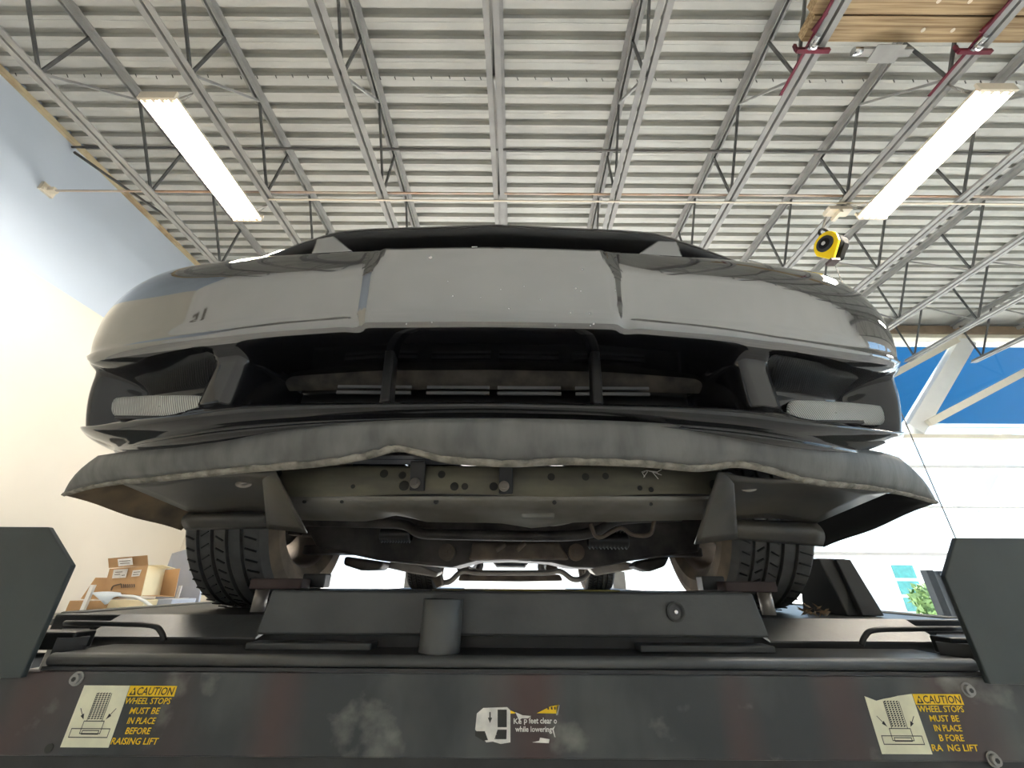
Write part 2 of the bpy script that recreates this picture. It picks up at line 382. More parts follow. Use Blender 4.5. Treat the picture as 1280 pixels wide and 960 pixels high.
# ------------------------------------------------------------------ roof joists
ZB = 3.61; SP = 1.22
def lat(mb, x, y0, y1, z0, z1, th=.006):
    pass
chord = MB(); 
for s in (-1, 1):   # double angles, back to back with a gap
    g = .012*s; e = .058*s
    chord.box(min(g, e), max(g, e), YB+.02, YF-.03, 0, .007); chord.box(min(g, g+.007*s), max(g, g+.007*s), YB+.02, YF-.03, .007, .055)
bc_me = chord.mesh('bottom_chord', M['joist'])
chord = MB()
for s in (-1, 1):
    g = .012*s; e = .062*s
    chord.box(min(g, e), max(g, e), YB+.02, YF-.03, .058, .065); chord.box(min(g, g+.007*s), max(g, g+.007*s), YB+.02, YF-.03, 0, .058)
tc_me = chord.mesh('top_chord', M['joist'])
DZ = ZD-.045-(ZB+.03)
def webm(name, dy, m): return MB().bar((0, 0, 0), (0, dy, DZ), .02, .02, (1, 0, 0)).mesh(name, m)
wv_me = webm('web_bar', .07, M['web']); wf_me = webm('web_bar', .6, M['joist']); wk_me = webm('web_bar', -.5, M['web'])
JL = {-3: 'grey open web roof joist running nearest the left wall',
      -2: 'grey roof joist just right of the left strip light',
      -1: 'grey roof joist left of the centre joist, second right from the left strip light',
      0: 'grey roof joist seen end on right above the middle of the car',
      1: 'grey roof joist next right of the centre joist, its chords spread apart',
      2: 'grey roof joist carrying the left end of the clamped timbers',
      3: 'grey roof joist carrying the yellow reel and right end of the timbers',
      4: 'grey roof joist passing right behind the right strip light',
      5: 'grey roof joist second to the right beyond the right strip light',
      6: 'grey roof joist third to the right beyond the right strip light',
      7: 'grey roof joist short stretch at right edge, above the blue glazing',
      8: 'grey roof joist outermost at right, above the far right glazing'}
for k in range(-3, 9):
    x = -.2+SP*k
    j = empty('roof_joist', (x, 0, ZB), JL[k], 'joist', 'roof joists')
    link(bc_me, 'bottom_chord', j, (x, 0, ZB)); link(tc_me, 'top_chord', j, (x, 0, ZD-.066))
    for q in range(-4, 5):
        B0 = 1.80+1.10*q
        for me in (wv_me, wf_me, wk_me):
            dy = .07 if me is wv_me else .6 if me is wf_me else -.5
            if YB < B0+dy < YF: link(me, 'web_bar', j, (x, B0, ZB+.03))
# bridging
br = empty('bridging_rod', (0, 2.9, ZB+.07), 'long thin rusty rod crossing all joists, anchored in the left wall', 'rod')
MB().bar((XL, 2.92, ZB+.067), (XR, 2.92, ZB+.067), .016, .016).build('rod', M['rod'], br)
a = P(57, 240, X=XL+.03)
mb = MB().box(XL, XL+.03, 2.85, 2.98, ZB+.02, ZB+.12).bar((XL+.02, 2.92, ZB+.07), (XL+.1, 2.92, ZB+.07), .05, .05)
mb.cyl((XL, 2.87, ZB+.04), (XL+.06, 2.87, ZB+.04), .015, 8).cyl((XL, 2.96, ZB+.1), (XL+.06, 2.96, ZB+.1), .015, 8)
mb.build('wall_anchor', M['lampsteel'], br)
tag(MB().bar((-2.64, 2.95, ZB-.008), (XR, 2.95, ZB-.008), .014, .012).build('bridging_rod', M['lampsteel']), 'pale thin bridging bar just below the rusty rod, right of left strip light', 'rod')
tag(MB().cyl((XL+.02, 2.86, ZD-.1), (XR, 2.86, ZD-.1), .013, 8).build('conduit_pipe', M['pipe']), 'dark straight conduit pipe under the deck, crossing all joists', 'pipe')
tag(MB().bar((XL+.02, 2.9, ZD-.13), (-3.86, 3.55, ZB+.06), .022, .022).build('sway_brace', M['pipe']), 'dark thin brace from the left wall top to the nearest joist', 'brace')

# ------------------------------------------------------------------ strip lights
def strip_light(x, y0, y1, z, label, chains=True):
    r = empty('strip_light', (x, (y0+y1)/2, z), label, 'light', 'ceiling strip lights')
    wd = .15
    MB().prism([(x-wd, y0, z+.05), (x-wd*.55, y0, z+.09), (x+wd*.55, y0, z+.09), (x+wd, y0, z+.05), (x+wd+.004, y0, z+.02), (x+wd-.01, y0, z+.045), (x, y0, z+.07), (x-wd+.01, y0, z+.045), (x-wd-.004, y0, z+.02)], (0, y1-y0, 0)).build('housing', M['lampsteel'], r)
    for yy in (y0-.02, y1): MB().box(x-wd, x+wd, yy, yy+.02, z, z+.085).build('end_plate', M['lampsteel'], r)
    for i in range(4):
        tx = x-.108+.072*i
        MB().cyl((tx, y0+.025, z+.022), (tx, y1-.025, z+.022), .017, 10).build('lamp_tube', M['tubeglass'], r)
        for yy in (y0+.002, y1-.024): MB().box(tx-.016, tx+.016, yy, yy+.022, z+.004, z+.045).build('lamp_socket', M['lampsteel'], r)
    if chains:
        for yy in (y0+.05, y1-.05):
            for sx in (-1, 1):
                c = MB(); A = Vector((x+sx*.1, yy, z+.09)); B = Vector((x+(.22 if x < 0 else -.3), yy-.02, ZB+.01)); m_ = 7
                for i in range(m_):
                    p = A.lerp(B, i/m_); q_ = A.lerp(B, (i+1)/m_)
                    p = p+Vector((0, 0, -.05*math.sin(math.pi*i/m_))); q_ = q_+Vector((0, 0, -.05*math.sin(math.pi*(i+1)/m_)))
                    c.bar(p, q_, .012 if i % 2 else .004, .004 if i % 2 else .012)
                c.build('chain', M['chain'], r)
strip_light(-2.92, 1.90, 3.10, 3.46, 'bright tube strip light at left, hanging near the blue wall')
strip_light(3.76, 1.80, 3.02, 3.46, 'bright tube strip light at right, beside the yellow reel')
strip_light(7.1, 1.85, 3.07, 3.46, 'unseen tube strip light added beyond the right strip light for more light', False)  # unseen fixture added to brighten the room

# ------------------------------------------------------------------ yellow reel, timbers, clamps
rl = empty('cord_reel', (3.22, 3.1, 3.02), 'yellow and black retractable reel hanging below a roof joist', 'reel')
C0 = Vector((3.22, 3.1, 3.17)); dv = Vector((.96, .28, 0)).normalized(); de = Vector((dv.y, -dv.x, 0))
def disc_poly(r, tip, n=28):
    pts = []
    for i in range(n):
        t = 2*math.pi*i/n; e = Vector((.83, -.55, 0))*math.cos(t)*r + Vector((0, 0, 1))*math.sin(t)*r*1.05
        pts.append(C0+e)
    return pts
def teardrop(r, off):
    pts = []
    for i in range(30):
        t = 2*math.pi*i/30; x = math.cos(t)*r; z = math.sin(t)*r*1.08
        if z < -.4*r: k_ = (abs(z)-.4*r)/(.68*r); z = -.4*r-k_*1.25*r; x = math.copysign(r*.93*(1-k_)+.012, x)
        pts.append(C0+de*x+Vector((0, 0, z))+dv*off)
    return pts
MB().prism(teardrop(.125, -.01), dv*.03).build('face_plate', M['yellow'], rl, bevel=.006)
MB().cyl(C0+dv*.02, C0+dv*.17, .11, 28).build('drum', M['blackpl'], rl)
MB().prism(teardrop(.11, .09), dv*.06).build('back_plate', M['blackpl'], rl, bevel=.006)
MB().cyl(C0-dv*.025, C0+dv*.0, .085, 28).build('hub', M['greypl'], rl)
MB().cyl(C0-dv*.032, C0-dv*.02, .055, 24).build('hub_ring', M['blackpl'], rl)
MB().cyl(C0-dv*.04, C0-dv*.02, .02, 14).build('hub_cap', M['chrome'], rl)
top = C0+Vector((0, 0, .13))+dv*.05
MB().tube(spline([top+Vector((-.04, 0, -.03)), top+Vector((-.05, 0, .05)), top+Vector((0, 0, .1)), top+Vector((.05, 0, .05)), top+Vector((.04, 0, -.03))], 5), .013, 8).build('handle', M['blackpl'], rl)
MB().tube(spline([top+Vector((0, 0, .09)), top+Vector((.03, .0, .16)), top+Vector((.14, .0, .33)), top+Vector((.26, -.02, .41))], 5), .009, 6).build('hanger_wire', M['chain'], rl)
MB().tube(spline([top+Vector((.02, 0, .12)), top+Vector((.1, .05, .05)), top+Vector((.2, .05, -.1))], 5), .004, 6).build('slack_wire', M['chain'], rl)
MB().box(C0.x-.03, C0.x+.06, C0.y-.02, C0.y+.07, C0.z-.235, C0.z-.205).build('outlet_guide', M['maroon'], rl)
MB().tube([(3.235, 3.12, 2.95), (3.22, 3.1, 1.6), (3.2, 3.1, .1), (3.2, 3.1, -.9)], .004, 6).build('cord', M['pipe'], rl)
tj = MB().box(3.32, 3.56, 2.99, 3.09, ZB-.05, ZB-.002).box(3.41, 3.45, 2.99, 3.12, ZB-.09, ZB-.05)
tag(tj.build('joist_clip', M['lampsteel']), 'pale bent steel clip on joist above the yellow reel', 'clip')

def timber(x0, x1, y0, y1, label, z=ZB+.064):
    mb = MB().box(x0, x1, y0, y1, z, z+.1)
    t = empty('timber', ((x0+x1)/2, (y0+y1)/2, z), label, 'timber', 'timbers clamped on the joists')
    mb.build('board', M['timber'], t, bevel=.004)
    for i in range(2):
        xx = x0+.85+.22*i; MB().cyl((xx, (y0+y1)/2, z-.004), (xx, (y0+y1)/2, z+.01), .014, 12).build('knot', M['lampsteel'], t)
timber(2.14, 3.80, 1.42, 1.575, 'weathered pine timber with knots, front board clamped on two joists')
timber(2.10, 4.1, 1.255, 1.41, 'weathered pine timber behind the front board, cut by the top edge')
def clamp(x, label, y=1.575):
    c = empty('bar_clamp', (x, y, ZB-.02), label, 'clamp', 'red clamps holding the timbers')
    MB().bar((x-.085, y-.3, ZB-.015), (x-.085, y+.33, ZB-.015), .022, .012).build('bar', M['red'], c, bevel=.002)
    MB().bar((x-.15, y+.02, ZB-.012), (x+.1, y+.02, ZB-.012), .03, .035).build('jaw', M['red'], c, bevel=.003)
    MB().bar((x-.15, y+.02, ZB-.012), (x-.15, y+.015, ZB+.05), .02, .02).bar((x-.11, y-.1, ZB-.02), (x-.03, y-.26, ZB+.03), .02, .02).build('arm', M['red'], c)
    MB().cyl((x-.07, y-.09, ZB-.045), (x-.07, y, ZB-.03), .022, 12).cyl((x-.06, y-.04, ZB-.05), (x-.06, y-.01, ZB-.05), .03, 12).build('screw', M['chrome'], c)
clamp(2.24, 'red bar clamp on the left end of the timbers')
clamp(3.46, 'red bar clamp on the right end of the timbers, by the right strip light')
ub = empty('strut_bracket', (2.86, 1.62, ZB+.03), 'short grey steel strut with bolt under the front timber, between red clamps', 'bracket')
MB().box(2.58, 3.0, 1.6, 1.65, ZB+.024, ZB+.06).box(2.7, 2.92, 1.57, 1.69, ZB+.018, ZB+.024).build('strut', M['joist'], ub)
MB().cyl((2.56, 1.625, ZB+.042), (2.62, 1.625, ZB+.042), .03, 8).build('bolt', M['chrome'], ub)

# ------------------------------------------------------------------ the car
CX0 = -.045
car = empty('car', (CX0, 2.6, -.085), 'black sports car nose on, raised on the lift, bumper scuffed and lip worn', 'car')
PLAN = spline([(-.2, .553), (0, .55), (.2, .553), (.4, .562), (.56, .577), (.68, .600), (.765, .634), (.825, .685), (.862, .755), (.882, .85), (.892, .97), (.896, 1.13)], 24)[24:]
PLAN = np.array(PLAN); _seg = np.r_[0, np.cumsum(np.hypot(*np.diff(PLAN, axis=0).T))]
def plan(s):
    x = np.interp(s, _seg, PLAN[:, 0]); y = np.interp(s, _seg, PLAN[:, 1]); e = .012
    dx = np.interp(min(s+e, _seg[-1]), _seg, PLAN[:, 0])-np.interp(max(s-e, 0), _seg, PLAN[:, 0])
    dy = np.interp(min(s+e, _seg[-1]), _seg, PLAN[:, 1])-np.interp(max(s-e, 0), _seg, PLAN[:, 1])
    if s < e: dy = dy*s/e
    l = math.hypot(dx, dy); return x, y, dy/l, -dx/l
def planY(ax): return float(np.interp(ax, PLAN[:, 0], PLAN[:, 1])) if ax < .88 else .84
def on_plan(px, py, off=0):
    Y = .6+off
    for _ in range(12):
        p = P(px, py, Y=Y); Y = .5*Y+.5*(planY(abs(p[0]-CX0))+off)
    return P(px, py, Y=Y)
def ip(ax, *kv): return float(np.interp(ax, [a for a, b in kv], [b for a, b in kv]))
def bell(ax, a, b, s1=.02, s2=.02): return ss(a-s1/2, a+s1/2, ax)*(1-ss(b-s2/2, b+s2/2, ax))
NS = 170; S = [_seg[-1]*i/NS for i in range(NS+1)]
# height of the bumper's key lines (top edge, lower edge, bar top, bar bottom), read off the photo at the surface's own depth
LINES = {'t': [(110, 410), (135, 378), (165, 350), (230, 333), (300, 322), (340, 319), (440, 314), (540, 312), (620, 311), (700, 313), (800, 318), (900, 325), (960, 332), (1040, 345), (1080, 365), (1105, 395)],
         'b': [(105, 462), (130, 450), (200, 441), (330, 425), (450, 418), (615, 416), (780, 418), (900, 428), (1000, 440), (1100, 455), (1135, 462)],
         'l': [(125, 534), (150, 527), (260, 514), (300, 508), (400, 505), (615, 503), (850, 507), (940, 511), (985, 520), (1100, 536), (1120, 540)],
         'g': [(122, 571), (150, 566), (220, 553), (300, 541), (400, 532), (500, 526), (620, 524), (740, 526), (840, 531), (940, 541), (1020, 552), (1080, 562), (1122, 572)]}
TILT = .020
def tuckf(ax): return .082*ss(.42, .79, ax)
def crown(ax): return ip(ax, (0, .003), (.2, .003), (.24, .012), (.35, .03), (.5, .048), (.7, .068), (.85, .08), (.9, .08))
KIN = {'t': lambda ax: crown(ax), 'b': lambda ax: TILT+.010, 'l': lambda ax: tuckf(ax)*.45+TILT, 'g': lambda ax: tuckf(ax)+TILT+.012}
def fit_line(key):
    L = LINES[key]; xs = [a for a, b in L]; ys_ = [b for a, b in L]; tab = []
    for s in np.linspace(0, .85, 44):
        x, y, nx, ny = plan(s); i_ = KIN[key](x); X0 = x-nx*i_; Y0 = y-ny*i_; zz = []
        for sg in (-1, 1):
            z = .4
            for _ in range(14):
                p = np.array([sg*X0+CX0, Y0, z]); d = p@FW; px = CX+F*(p@RT)/d
                py = np.interp(px, xs, ys_); r = ray(px, py); z = .4*z+.6*(r[2]*Y0/r[1])
            zz.append(z)
        tab.append((x, sum(zz)/2))
    ax_ = [a for a, b in tab]; zv = np.array([b for a, b in tab]); ke = np.array([1, 2, 3, 2, 1])/9.
    zs = np.convolve(np.pad(zv, 2, mode='edge'), ke, 'valid')
    return lambda ax: float(np.interp(ax, ax_, zs))
ZL = {k_: fit_line(k_) for k_ in LINES}
def eo(t): return 1-(1-min(1, max(0, t)))**2.6
def fascia_col(s):
    x, y, nx, ny = plan(s); ax = x
    zt, zb, zl, zg = ZL['t'](ax), ZL['b'](ax), ZL['l'](ax), ZL['g'](ax)
    cr = crown(ax); tuck = tuckf(ax)
    out = []; mi = []
    for i in range(5):      # shelf above the top edge, running back
        q = 1-i/5.; ins = cr+.13*q; z = zt+ip(ax, (0, -.012), (.3, -.012), (.42, .03), (.6, .05), (.9, .06))*q**.8
        out.append((ins, z)); mi.append(1 if ax < .32 else 0)
    for i in range(46):
        wv_ = i/45.; z = zt+(zb-zt)*wv_
        rg = ip(ax, (0, .4), (.5, .45), (.8, .75)); ins = cr*max(0, 1-wv_/rg)**2 + TILT*wv_ + .010*max(0, (wv_-.80)/.2)**2
        e = .205+.018*ss(0, .4, wv_)
        ins -= .012*(1-ss(e-.012, e+.012, ax))*(1-ss(.95, 1.0, wv_))*ss(-.02, .05, wv_)
        mw = ip(ax, (.22, .84), (.5, .90), (.8, .925)); ins -= .006*ss(e, e+.03, ax)*ss(mw, mw+.03, wv_)*(1-ss(.97, 1, wv_))      # moulding line beside the pad
        out.append((ins, z)); mi.append(0)
    for i in range(1, 45):
        q = i/45.; z = zb+(zl-zb)*q
        xo = .435      # mouth edge leans
        mouth = (1-ss(xo-.03, xo+.02, ax))*eo(q/.26)*(1-ss(.90, .985, q))
        pk = bell(ax, .50, .828, .04, .04)*eo(q/.30)*(1-ss(.90, .99, q))
        pil = bell(ax, .40, .53, .03, .03)*eo(q/.2)*(1-ss(.8, 1, q))
        dep = max(.165*mouth, .095*pk, .022*pil)+.010*(1-q)
        out.append((dep+tuck*.45*q**1.6+TILT, z)); mi.append(1 if mouth > .9 else 2 if ax < .85 else 0)
    for i in range(12):
        q = i/11.; z = zl+(zg-zl)*q
        ins = -.006*math.sin(math.pi*min(1, q*1.6))+.010*ss(.55, .75, q)*(1-ss(.85, 1, q))+.012*q*q
        out.append((ins+tuck*(.45+.55*q)+TILT, z)); mi.append(2)
    out.append((out[-1][0]+.03, zg-.002)); mi.append(2)
    return [(x-nx*i_, y-ny*i_, z) for i_, z in out], mi
colsR = [fascia_col(s) for s in S]
allc = [([(-p[0], p[1], p[2]) for p in c], m) for c, m in colsR[:0:-1]]+colsR
mb = MB(); nr = len(allc[0][0]); vs = [(p[0]+CX0, p[1], p[2]) for c, m in allc for p in c]; mb.v = vs
for c in range(len(allc)-1):
    for r in range(nr-1):
        mb.f.append([c*nr+r, c*nr+r+1, (c+1)*nr+r+1, (c+1)*nr+r]); mb.mi.append(allc[c][1][r+1] if allc[c][1][r+1] == allc[c+1][1][r+1] else 2); mb.sm.append(True)
fas = mb.build('front_bumper', [M['paint'], M['black'], M['gloss']], car)

# stone chips on the plate pad
from mathutils.bvhtree import BVHTree
_bv = BVHTree.FromPolygons([Vector(v) for v in mb.v], mb.f)
def hit(px, py): return _bv.ray_cast(Vector((0, 0, 0)), Vector(ray(px, py)).normalized())
cm = MB(); rnd = random.Random(5)
for (px, py, r) in ((538, 322, 3.2), (728, 337, 1.5), (720, 361, 1.8), (726, 364, 1), (737, 392, 1.6), (713, 391, 1.4), (742, 405, 2.4), (738, 407, 1.3), (508, 405, 1.6), (540, 403, 1.5), (566, 370, 1.5), (636, 386, 1.4), (675, 375, 1.1), (694, 407, 2.), (655, 358, 1), (626, 362, .9), (769, 363, 1), (560, 352, 1), (601, 372, .8)):
    c, nrm, _, _ = hit(px, py)
    if c is None: continue
    if nrm.y > 0: nrm = -nrm
    e1 = nrm.cross(Vector((0, 0, 1))).normalized(); e2 = nrm.cross(e1); c = c+nrm*.0006
    cm.add([c+(e1*math.cos(t)+e2*math.sin(t))*r*.0011*rnd.uniform(.5, 1.1) for t in [k_*math.pi/3.5 for k_ in range(7)]], [list(range(7))])
cm.build('stone_chips', M['label'], car)['kind'] = 'stuff'
# upper grille, hood
def xr(v): return v+CX0
hd_rows = []
for t in range(0, 13):
    f = t/12.
    row = []
    for i in range(-24, 25):
        ax = abs(i)/24.*.84; lead = ip(ax, (0, .612), (.36, .645), (.6, .72), (.84, .86))
        yy = lead+(1.75-lead)*f
        z0 = ip(ax, (0, .676), (.3, .690), (.45, .680), (.84, .63)); z1 = ip(ax, (0, .93), (.6, .90), (.84, .80))
        row.append((xr(math.copysign(ax, i)), yy, z0+(z1-z0)*(f**.75)))
    hd_rows.append(row)
mb = MB().grid(hd_rows)
lip0 = hd_rows[0]; lip1 = [(p[0], p[1]-.004, p[2]-.012) for p in lip0]; lip2 = [(p[0], p[1]+.006, p[2]-.026) for p in lip0]; lip3 = [(p[0], p[1]+.06, p[2]-.03) for p in lip0]
mb.grid([lip3, lip2, lip1], mi=1); mb.grid([lip1, lip0]); mb.build('hood', [M['gloss'], M['black']], car)
mb = MB().box(xr(-.37), xr(.37), .70, .71, .50, .68); mb.build('grille_back', M['black'], car)
for s in (-1, 1):
    gc = [(388, 317), (395, 298), (417, 294), (442, 314)] if s < 0 else [(797, 317), (822, 300), (847, 301), (854, 321)]
    MB().prism([P(a, b, Y=.632) for a, b in gc], (0, .05, .01)).build('grille_corner', M['paint'], car, bevel=.004)
    MB().prism([(xr(s*.19), .66, .635), (xr(s*.29), .665, .635), (xr(s*.27), .665, .652), (xr(s*.21), .66, .652)], (0, .03, 0)).build('hood_catch', M['black'], car)
    # headlight, lying back on top of the corner
    rows = []
    for i in range(9):
        f = i/8.; rows.append([(xr(s*(.42+.36*f)), .74+.07*f+.10*g+.04*f*g, .655+.035*g-.01*f) for g in (0, .33, .66, 1)])
    MB().grid(rows).build('headlight', M['glassdark'], car, solid=.01)
em = MB()
for (dx, h) in ((-.045, .010), (-.03, .005), (-.015, .006), (0, .005), (.02, .004)): em.box(xr(dx), xr(dx+.011), .585, .589, .555, .578+h*.8)
em.build('grille_emblem', M['chrome'], car)

# mouth interior
mb = MB(); rows = []
for i in range(-16, 17):
    x = i/16.*.41; Y = planY(abs(x))+.145
    rows.append([(xr(x), Y+.02, .425), (xr(x), Y, .412), (xr(x), Y-.004, .375), (xr(x), Y, .345), (xr(x), Y+.015, .335)])
mb.grid(rows).build('bumper_absorber', M['rough'], car)
for (a, b) in ((-.30, -.158), (-.128, -.008), (.008, .13), (.158, .30)):
    for z in (.318, .330):
        MB().box(xr(a), xr(b), .695, .70, z, z+.006).build('grille_slat', M['slat'], car)
for px, top in ((485, 447), (745, 447)):
    A = P(px, 500, Y=.592); B = P(px, 440, Y=.628)
    MB().bar((A[0], A[1], .246), (B[0], B[1]+.02, B[2]+.006), .017, .03, (0, 1, 0)).build('grille_strut', M['black'], car, bevel=.004)
# fog lamps
for (cx_, cy_, hw, hh, tl) in ((199, 508, 60, 14, -.02), (1045, 516, 62, 14, .06)):
    n = 40; ring = []; ring2 = []; mid = []
    def pt(u, v, off):
        a, b = cx_+hw*u, cy_+hh*v+tl*hw*u; q = abs(a-622)
        return P(a, b, Y=ip(q, (300, .56), (360, .574), (420, .598), (482, .652))+off-.012)
    def sup(t): c_, s_ = math.cos(t), math.sin(t); k_ = 1.1*hh/hw; return max(-1, min(1, math.copysign((1-k_)*min(1, abs(c_)*1.9), c_)+k_*c_)), math.copysign(abs(s_)**.8, s_)
    rows = []
    for k, off in ((1.0, .15), (1.0, .100), (.95, .095), (.7, .093), (.35, .092), (.02, .0915)):
        rows.append([pt(*(np.array(sup(2*math.pi*i/n))*k), off) for i in range(n+1)])
    MB().grid(rows).build('fog_lamp', M['lens'], car)
# air dam
bot = [(80, 618), (112, 609), (150, 602), (200, 597), (300, 586), (400, 578), (460, 568), (495, 559), (520, 563), (560, 573), (640, 578), (700, 575), (800, 578), (870, 584), (920, 579), (960, 586), (1010, 600), (1080, 608), (1130, 617), (1170, 628)]
def dam_edge(px, py):
    t = max(0, (abs(px-625)-400)/145.); return on_plan(px, py, .03) if t <= 0 else None
pts = []
for px, py in bot:
    q = abs(px-624)/546.
    Yv = ip(q, (0, .578), (.3, .592), (.6, .635), (.8, .70), (.93, .79), (1, .86))
    pts.append(P(px, py, Y=Yv))
pts = spline(pts, 6)
topc = []
tpx = [(124, 570), (150, 566), (175, 561), (220, 553), (300, 541), (400, 532), (500, 526), (620, 524), (740, 526), (840, 531), (940, 541), (1020, 552), (1080, 562), (1105, 567), (1122, 572)]
tt = []
for px, py in tpx:
    q = abs(px-622)/500.
    tt.append(P(px, py, Y=ip(q, (0, .566), (.3, .578), (.6, .616), (.8, .66), (.92, .71), (1, .77))))
tt = spline(tt, 10); tt = [tt[int(round(i*(len(tt)-1)/(len(pts)-1)))] for i in range(len(pts))]
rows = []
for g in np.linspace(0, 1, 7):
    rows.append([a*(1-g)+b*g+np.array([0, -.010*math.sin(math.pi*g), 0]) for a, b in zip(tt, pts)])
dam = MB().grid(rows).build('air_dam', M['dam'], car, solid=.004)
ed = MB(); n = len(pts); e0 = [p+np.array([0, -.004, .003+.0016*math.sin(i*2.1)]) for i, p in enumerate(pts)]; e1 = [p+np.array([0, -.006, -.002]) for p in pts]
wd_ = [.002+.003*bell(i/(n-1), .1, .9, .1, .1) for i in range(n)]
e2 = [p+np.array([0, .002, -.002-wd_[i]]) for i, p in enumerate(pts)]; e3 = [p+np.array([0, .010, .0]) for p in pts]
ed.grid([e0, e1, e2, e3, e0]).build('worn_edge', M['damedge'], dam)
# dam return sides running back to the wheel
for s, tip, back, bt in ((-1, pts[0], P(226, 663, Y=1.12), P(232, 640, Y=1.12)), (1, pts[-1], P(1030, 684, Y=1.12), P(1015, 655, Y=1.12))):
    rows = []
    for i in range(13):
        f = i/12.; lo = tip*(1-f)+back*f; lo = lo+np.array([s*.004*math.sin(math.pi*f), 0, .002*math.sin(9*f)])
        hi = np.array([lo[0]-s*(.035+.02*f), lo[1]+.0, lo[2]+.012+.055*min(1, f*2.5)])
        rows.append([lo*(1-g)+hi*g for g in (0, .33, .66, 1)])
    MB().grid(rows).build('dam_side', M['daminner'] if s < 0 else M['black'], car, solid=.004)
# splash shields
def patch(c, nu=10, nv=8, bumpf=None):      # corners (px,py,Y): a b / d c
    a, b, c_, d = [P(q[0], q[1], Y=q[2]) for q in c]; rows = []
    for i in range(nv+1):
        g = i/nv; rows.append([(a*(1-f)+b*f)*(1-g)+(d*(1-f)+c_*f)*g+(np.array(bumpf(f, g)) if bumpf else 0) for f in [k/nu for k in range(nu+1)]])
    return rows
wav = lambda f, g: (0, 0, .010*math.sin(3.1*f)*math.sin(3.1*g)-.004*math.sin(8*f))
def shield(A, B, C, D, flap, tongue):
    sh = MB().grid(patch([A, B, C, D], bumpf=wav)).build('splash_shield', M['shield'], car, solid=.003)
    MB().grid(patch(flap, bumpf=lambda f, g: (0, -.02*math.sin(math.pi*g), 0))).build('flap', M['shield'], sh, solid=.003)
    MB().grid(patch(tongue, bumpf=lambda f, g: (0, -.006*math.sin(math.pi*f), 0))).build('tongue', M['shield'], sh, solid=.003)
    return sh
shL = shield((150, 603, .76), (343, 587, .70), (368, 640, .98), (238, 640, 1.02), [(238, 640, 1.02), (338, 640, .98), (335, 660, 1.0), (232, 662, 1.04)],
             [(343, 587, .699), (328, 590, .72), (334, 660, .96), (384, 666, .87)])
shR = shield((898, 590, .70), (1110, 612, .76), (1018, 652, 1.02), (880, 645, .98), [(905, 650, .98), (1018, 652, 1.02), (1028, 683, 1.04), (895, 672, 1.0)],
             [(898, 590, .699), (916, 592, .72), (922, 673, .96), (868, 680, .87)])
for (px, py, Yv) in ((307, 602, .79), (934, 607, .79)):
    MB().grid([[P(px+10*math.cos(t)*k, py+4.5*math.sin(t)*k, Y=Yv)-np.array([0, .004, .012*(k < .9)*0+.006]) for t in np.linspace(0, 2*math.pi, 17)] for k in (1, .02)]).build('slot_tab', M['alu'], car, solid=.002)
# radiator support
rs = MB(); rows = []
for px in np.linspace(338, 902, 24):
    w_ = .0015*math.sin(px*.09)
    rows.append([P(px, 579, Y=.83)+np.array([0, .05, 0]), P(px, 583, Y=.83), P(px, 586, Y=.828), P(px, 619+2*math.sin(px*.02), Y=.83)])
sup_o = rs.grid(rows).build('radiator_support', M['support'], car, solid=.002)
rows = []
for px in np.linspace(345, 890, 30):
    sag = 4*math.sin((px-345)/545*math.pi)
    dent = -9*math.exp(-((px-498)/22.)**2)+7*math.exp(-((px-668)/28.)**2)
    rows.append([P(px, 620, Y=.832), P(px, 626, Y=.84), P(px, 638+sag*.4, Y=.88), P(px, 646+sag+dent*.6, Y=.92), P(px, 649+sag+dent, Y=.925), P(px, 648+sag+dent, Y=.96)])
MB().grid(rows).build('lower_flange', M['supportl'], car, solid=.002)
for (px, py, r) in ((480, 592, 5), (503, 594, 4.5), (552, 593, 4.5), (568, 608, 5), (581, 608, 4), (441, 608, 2.5), (505, 607, 6), (617, 608, 5), (689, 596, 4.5), (732, 596, 4.5), (757, 595, 4), (800, 610, 3), (814, 612, 3), (346, 592, 6), (893, 606, 6),
                    (380, 627, 2), (427, 627, 2), (545, 627, 3), (693, 628, 2.5), (814, 630, 2)):
    Yv = .827 if py < 620 else .838
    p = P(px, py, Y=Yv); MB().cyl(p, p+np.array([0, .004, 0]), r*.00172, 14).build('hole_dark_disc', M['stk_black'], car)  # black disc painted for the dark inside a hole
for (px, y0, y1) in ((521, 576, 613), (632, 577, 617)):
    A = P(px-8, y0, Y=.80); B = P(px+9, y1, Y=.815)
    st = MB().hexa([(A[0], .818, B[2]), (B[0], .818, B[2]), (B[0], .825, B[2]), (A[0], .825, B[2]), (A[0], .80, A[2]), (B[0], .80, A[2]), (B[0], .81, A[2]), (A[0], .81, A[2])]).build('dam_bracket', M['black'], car, bevel=.002)
    p = P(px-2, y1-9, Y=.812); mb = MB().cyl(p, p-np.array([0, .004, 0]), .0105, 18).cyl(p-np.array([0, .004, 0]), p-np.array([0, .010, 0]), .0065, 6); mb.build('bolt', M['alu'], st)
p = P(672, 641, Y=.90); MB().box(p[0]-.035, p[0]+.035, .885, .90, p[2]-.012, p[2]+.016).build('hinge_tab', M['supportl'], car, bevel=.003)
sm = MB()
for i in range(7):
    a = P(808, 588, Y=.80); sm.tube([a, a+np.array([random.uniform(-.012, .022), -.004, -.004]), a+np.array([random.uniform(-.02, .03), -.004, random.uniform(-.02, .002)])], .0008, 5)
sm.build('frayed_strands', M['label'], car)

MB().box(xr(-.44), xr(.44), .86, .90, .235, .60).build('radiator_blocker', M['black'], car)  # plain dark panel added to block the bright gap behind the dam
MB().box(xr(-.62), xr(.62), .62, .86, .236, .241).build('gap_blocker', M['black'], car)  # dark sheet added to close the bright gap between dam and support
